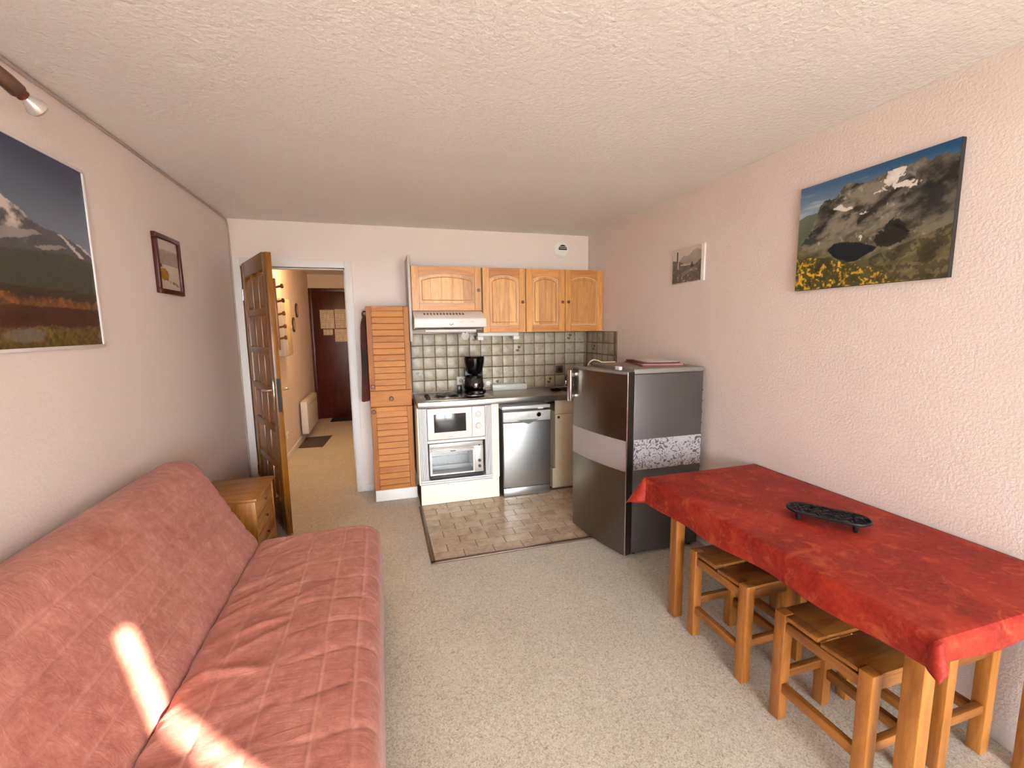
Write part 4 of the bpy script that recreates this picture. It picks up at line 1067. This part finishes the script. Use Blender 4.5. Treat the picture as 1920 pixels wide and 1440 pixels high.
def paint_lake(w=300, h=230):
    U, V = np.meshgrid(np.linspace(0, 1, w), np.linspace(0, 1, h))
    X, Y = U*1.3, V
    n1 = fbm(X*6, Y*6, 1, 6, .6); n2 = fbm(X*18+n1*2, Y*18-n1*2, 8, 5, .6); n3 = fbm(X*45, Y*45, 20, 3)
    C_ = lerp(lin((150, 168, 182)), lin((52, 92, 128)), np.clip((V-.62)/.34, 0, 1)+.25*U-.1)
    cl_ = np.clip((fbm(X*3+V*3, Y*22, 33, 4)-.5)*3, 0, 1)*(V < .93)*(U < .5); C_ = lerp(C_, lin((188, 196, 202)), cl_*.7)
    C_ = C_.copy()
    hill = V < np.interp(U, [0, .06, .14, .2], [.70, .725, .73, .7]); c = lerp(lin((74, 84, 70)), lin((104, 112, 92)), n2); C_[hill & (U < .25)] = c[hill & (U < .25)]
    rx = [0, .10, .14, .17, .21, .25, .285, .30, .32, .36, .39, .41, .5, .545, .63, .70, .74, .78, .82, .835, .855, .89, .935, .96, 1]
    ry = [.40, .55, .68, .79, .83, .825, .82, .84, .883, .92, .915, .908, .875, .893, .917, .925, .913, .93, .955, .92, .90, .925, .93, .90, .89]
    rid = V < np.interp(U, rx, ry)+(n3-.5)*.03
    sl = fbm(X*5+Y*9, Y*14-X*8, 41, 6, .62)
    c = lerp(lin((36, 34, 30)), lin((132, 124, 108)), np.clip((sl-.34)*3.6, 0, 1))
    c = lerp(c, lin((112, 106, 78)), np.clip((.55-V)*2.2, 0, .6)); c = lerp(c, lin((196, 192, 182)), np.clip((n2-.66)*6, 0, 1)*.7)
    dk = np.exp(-(((U-.88)/.17)**2+((V-.70)/.22)**2)); c = lerp(c, lin((24, 24, 25)), np.clip(dk*1.5*np.clip(n1*2.4-.5, 0, 1), 0, .95))
    k = inpoly(U+(n1-.5)*.14, V+(n2-.5)*.10, [(.57, .36), (.62, .46), (.67, .53), (.73, .49), (.80, .36), (.74, .31), (.62, .31)]); c[k] = lerp(lin((14, 14, 13)), lin((46, 44, 38)), n2)[k]
    dk = np.exp(-(((V-(.47+.85*(U-.35)))/.035)**2))*(U > .45)*(U < .78)*(V < .82); c = lerp(c, lin((30, 28, 25)), np.clip(dk*1.0*(.5+n2), 0, .9))
    dk = np.exp(-(((U-.19)/.05)**2+((V-.70)/.10)**2)); c = lerp(c, lin((42, 42, 42)), np.clip(dk*(.4+n2), 0, .85))
    C_[rid] = c[rid]
    sn = [(.545, .885), (.60, .905), (.74, .912), (.715, .84), (.69, .80), (.76, .79), (.82, .765), (.78, .73), (.70, .755), (.64, .735), (.60, .765), (.55, .775), (.61, .83)]
    brk = (n2 > .40)
    k = inpoly(U+(n2-.5)*.12, V+(n1-.5)*.10, sn) & brk; C_[k] = lerp(lin((196, 184, 172)), lin((238, 230, 220)), n2)[k]
    for cx_, cy_, a_, b_ in ((.38, .70, .07, .022), (.31, .715, .04, .02), (.49, .62, .03, .01), (.48, .42, .012, .02)):
        k = (((U-cx_)/a_)**2+((V-cy_-(n1-.5)*.12)/b_)**2 < 1.0) & (n2 > .48); C_[k] = lin((214, 208, 196))
    low = V < np.interp(U, [0, .2, .3, .45, .7, 1], [.42, .33, .28, .20, .28, .40]); c = lerp(lin((58, 54, 34)), lin((122, 112, 74)), np.clip((sl-.2)*1.8, 0, 1)); C_[low] = c[low]
    dk = low & (U > .55) & (n2 < .5); C_[dk] = C_[dk]*.45
    lk = [(.25, .355), (.295, .404), (.36, .405), (.43, .388), (.47, .380), (.52, .350), (.595, .312), (.57, .28), (.52, .255), (.46, .213), (.36, .222), (.29, .295)]
    k = inpoly(U, V+(n3-.5)*.01, lk); C_[k] = lin((18, 28, 38))
    k = inpoly(U, V, [(.05, .46), (.10, .50), (.14, .50), (.14, .46), (.09, .44)]); C_[k] = lin((46, 66, 74))
    fl = (V < np.interp(U, [0, .15, .35, .5, .62, .75], [.30, .31, .27, .16, .12, 0])+(n1-.5)*.10)
    c = lerp(lin((30, 30, 16)), lin((96, 92, 46)), n2); yl = np.clip((n3-.54)*9, 0, 1)*np.clip((n2-.30)*4, 0, 1)
    c = lerp(c, lin((222, 172, 44)), yl); C_[fl] = c[fl]
    return C_
def paint_poster(w=300, h=220):
    U, V = np.meshgrid(np.linspace(0, 1, w), np.linspace(0, 1, h)); X = U*1.4; Y = V
    n1 = fbm(X*5, Y*5, 3, 6, .6); n2 = fbm(X*20, Y*20, 13, 4, .6); n3 = fbm(X*60, Y*60, 23, 3)
    C_ = lerp(lin((118, 126, 140)), lin((58, 66, 88)), np.clip((V-.55)/.4, 0, 1)); C_ = C_.copy()
    rid = V < np.interp(U, [0, .2, .35, .47, .55, .64, .70, .74, .84, .92, 1], [.60, .66, .75, .80, .72, .66, .62, .605, .60, .57, .53])+(n2-.5)*.03
    sn = np.clip((fbm(X*9+Y*12, Y*14-X*10, 31, 5)-.42)*6, 0, 1)*np.clip((V-.50)*9, 0, 1)*(U < .72)
    c = lerp(lin((66, 64, 70)), lin((92, 88, 90)), n2); c = lerp(c, lin((206, 190, 176)), sn); C_[rid] = c[rid]
    for P in ([(.80, .605), (.83, .60), (.95, .50), (.93, .495)], [(.90, .575), (.93, .57), (1.0, .525), (1.0, .51)], [(.50, .56), (.70, .585), (.72, .575), (.58, .52), (.50, .50)], [(.66, .50), (.78, .535), (.86, .54), (.74, .495)]):
        k = inpoly(U+(n3-.5)*.02, V+(n2-.5)*.02, P); C_[k] = lin((196, 186, 178))*(1 if P[0][0] > .75 else .5)
    f = V < np.interp(U, [0, .5, .7, .85, 1], [.45, .46, .49, .50, .48])+(n2-.5)*.03; c = lerp(lin((40, 42, 38)), lin((74, 74, 58)), np.clip(n1*.5+n3*.5+.2*(V-.3), 0, 1)); C_[f] = c[f]
    k = V < .30+(n2-.5)*.02; c = lerp(lin((34, 24, 16)), lin((62, 46, 26)), n2); C_[k] = c[k]
    k = (V < .255+(n2-.5)*.06) & (V > .195+(n1-.5)*.05); c = lerp(lin((62, 34, 16)), lin((158, 98, 40)), np.clip((n3*.9+n2*.9-.55), 0, 1)); C_[k] = c[k]
    k = (V <= .205+(n2-.5)*.02) & (V > .09); c = lerp(lin((34, 16, 10)), lin((84, 36, 16)), n2); C_[k] = c[k]
    k = V < .10+(n1-.5)*.10; c = lerp(lin((40, 30, 12)), lin((122, 96, 38)), np.clip(n3*1.2-.1, 0, 1)); C_[k] = c[k]
    k = ((U-.58)/.09)**2+((V-.06)/.035)**2 < .4+n2; C_[k] = C_[k]*.5+lin((120, 116, 108))*.45
    return C_
def paint_bw(w=90, h=70):
    U, V = np.meshgrid(np.linspace(0, 1, w), np.linspace(0, 1, h)); n2 = fbm(U*14, V*12, 5, 4, .6); n1 = fbm(U*5, V*5, 6, 4)
    g_2 = np.full(U.shape, .62)
    g_2 = np.where(V < np.interp(U, [0, .25, .4, .48, .6, .72, .85, 1], [.60, .66, .80, .76, .78, .88, .92, .86]), .28+.16*n1, g_2)
    g_2 = np.where(V < np.interp(U, [0, .3, .5, .8, 1], [.70, .62, .50, .48, .62]), .05+.16*n2, g_2)
    g_2 = np.where((np.abs(U-.17) < .022) & (V < .93) & (V > .62), .03, g_2); g_2 = np.where((np.abs(U-.21) < .02) & (V < .66) & (V > .42), .45, g_2)
    g_2 = np.where(inpoly(U, V, [(.64, .42), (.70, .60), (.76, .40)]), .05, g_2); g_2 = np.where(inpoly(U, V, [(.3, .55), (.64, .52), (.62, .48), (.3, .5)]), .5, g_2)
    g_2 = np.where(inpoly(U, V, [(.33, .28), (.74, .42), (.9, .4), (.72, .34), (.36, .16)]), .20, g_2); g_2 = np.where((n2 > .68) & (V < .35), .42, g_2)
    return np.stack([g_2*1.05, g_2*.88, g_2*.72], 2)
def paint_flower(w=70, h=110):
    U, V = np.meshgrid(np.linspace(0, 1, w), np.linspace(0, 1, h)); n2 = fbm(U*12, V*18, 5, 4, .6)
    C_ = np.zeros(U.shape+(3,))+lin((214, 202, 182)); k = (V > .50) & (V < .80); C_[k] = lerp(lin((150, 132, 112)), lin((184, 168, 148)), n2)[k]
    k = V >= .80; C_[k] = lin((206, 192, 174))
    k = ((U-.28)/.22)**2+((V-.30)/.13)**2 < .5+n2*.8; C_[k] = lerp(lin((150, 96, 20)), lin((196, 150, 48)), n2)[k]
    k = (np.abs(V-(.22-.18*(U-.3))) < .03) & (U > .35) & (n2 > .42); C_[k] = lin((128, 112, 48))
    k = ((U-.12)/.10)**2+((V-.47)/.05)**2 < .6; C_[k] = lin((72, 66, 30))
    return C_
M_cside = plain('canvas_dark_edge', S(44, 38, 36), .7)
t = thing('canvas_print', 'canvas print of a mountain lake with yellow flowers', 'picture', (XR, 1.48, 1.672))
obj('stretcher', bx((XR-.022, 1.157, 1.672), (XR-.0005, 1.800, 2.170), .002), M_cside, t)
obj('picture', picture_mesh('picture', paint_lake(), lambda u, v: (XR-.0226, 1.7985-u*.640, 1.6735+v*.495)), M_print, t)
t = thing('small_photo', 'small black and white village photo left of the canvas', 'picture', (XR, 2.66, 1.80))
obj('mount', bx((XR-.012, 2.492, 1.800), (XR-.0005, 2.822, 2.040), .001), M_pap, t)
obj('picture', picture_mesh('picture', paint_bw(), lambda u, v: (XR-.0126, 2.818-u*.298, 1.804+v*.232)), M_print, t)
t = thing('mountain_poster', 'large snowy mountain poster with white edge on left wall', 'picture', (XL, 1.82, 1.45))
obj('frame', box(box(box(box(BM(), (XL+.0005, 1.32, 1.447), (XL+.014, 2.332, 1.459), .002), (XL+.0005, 1.32, 2.156), (XL+.014, 2.332, 2.168), .002), (XL+.0005, 1.32, 1.459), (XL+.014, 1.332, 2.156), .002), (XL+.0005, 2.320, 1.459), (XL+.014, 2.332, 2.156), .002), M_whitetrim, t)
obj('backing', bx((XL+.0006, 1.332, 1.459), (XL+.008, 2.320, 2.156)), M_whitetrim, t)
obj('picture', picture_mesh('picture', paint_poster(), lambda u, v: (XL+.0086, 1.332+u*.988, 1.459+v*.697)), M_print, t)
M_mah = plain('dark_red_frame', S(74, 22, 17), .35)
t = thing('framed_picture', 'small dark red framed flower picture on left wall', 'picture', (XL, 3.05, 1.72))
fa, fb, fz0, fz1, fwid = 2.885, 3.196, 1.720, 2.045, .026
obj('frame', box(box(box(box(BM(), (XL+.0005, fa, fz0), (XL+.022, fb, fz0+fwid), .003), (XL+.0005, fa, fz1-fwid), (XL+.022, fb, fz1), .003), (XL+.0005, fa, fz0+fwid), (XL+.022, fa+fwid, fz1-fwid), .003), (XL+.0005, fb-fwid, fz0+fwid), (XL+.022, fb, fz1-fwid), .003), M_mah, t)
obj('backing', bx((XL+.0006, fa+fwid, fz0+fwid), (XL+.008, fb-fwid, fz1-fwid)), M_pap, t)
obj('picture', picture_mesh('picture', paint_flower(), lambda u, v: (XL+.0088, fa+fwid+u*(fb-fa-2*fwid), fz0+fwid+v*(fz1-fz0-2*fwid))), M_print, t)
obj('glass', bx((XL+.013, fa+fwid, fz0+fwid), (XL+.0145, fb-fwid, fz1-fwid)), glassy('picture_glass', refl=.0), t, smooth=False)

# ------------------------------------------------------------------ wall spotlight and cable
M_br = plain('brown_lamp_metal', S(112, 84, 72), .3, .6)
t = thing('wall_spotlight', 'brown metal spotlight with reflector bulb high on left wall', 'spotlight', (XL, 1.70, 2.26))
obj('base', bx((XL+.0005, 1.45, 2.245), (XL+.022, 1.72, 2.305), .008, 3), M_br, t)
obj('arm', tube(BM(), [(XL+.02, 1.69, 2.275), (XL+.05, 1.72, 2.275), (XL+.078, 1.768, 2.268), (XL+.09, 1.79, 2.262)], .011, 10), M_br, t)
ax = Vector((.045, .13, -.075)).normalized(); c0 = Vector((XL+.085, 1.765, 2.300))
sp_ = obj('housing', lathe(BM(), c0, [(0, -.012), (.012, -.008), (.019, .01), (.024, .06), (.024, .095), (.021, .10), (0, .10)], ax, 22), M_br, t)
obj('collar', lathe(BM(), c0+ax*.1005, [(0, 0), (.018, 0), (.018, .012), (.014, .014), (0, .014)], ax, 20), plain('red_brown_collar', S(92, 36, 26), .4), t)
obj('bulb', lathe(BM(), c0+ax*.115, [(0, 0), (.012, .0), (.020, .014), (.030, .032), (.031, .040), (.024, .048), (0, .051)], ax, 24), plain('reflector_bulb', S(204, 192, 182), .15, .35), t)
M_cab = plain('cable_cover', S(182, 162, 148), .6)
pts = [(XL+.008, .2, ZC-.012), (XL+.008, 1.0, ZC-.010)]+[(XL+.008, 1.0+.25*k, ZC-.010-.003*math.sin(k*1.7)) for k in range(1, 13)]
pts += [(XL+.008, 4.12, ZC-.014), (XL+.008, 4.18, ZC-.024), (XL+.009, 4.20, ZC-.05), (XL+.009, 4.205, ZC-.10), (XL+.010, 4.206, 2.1), (XL+.010, 4.206, 1.2), (XL+.010, 4.206, .1)]
single('wall_cable', tube(BM(), pts, .0065, 8), M_cab, 'grey cable along the left ceiling edge and down corner', 'cable', (XL+.008, 4.2, .1))

for o in SC.objects:
    if '_w' in o: del o['_w']
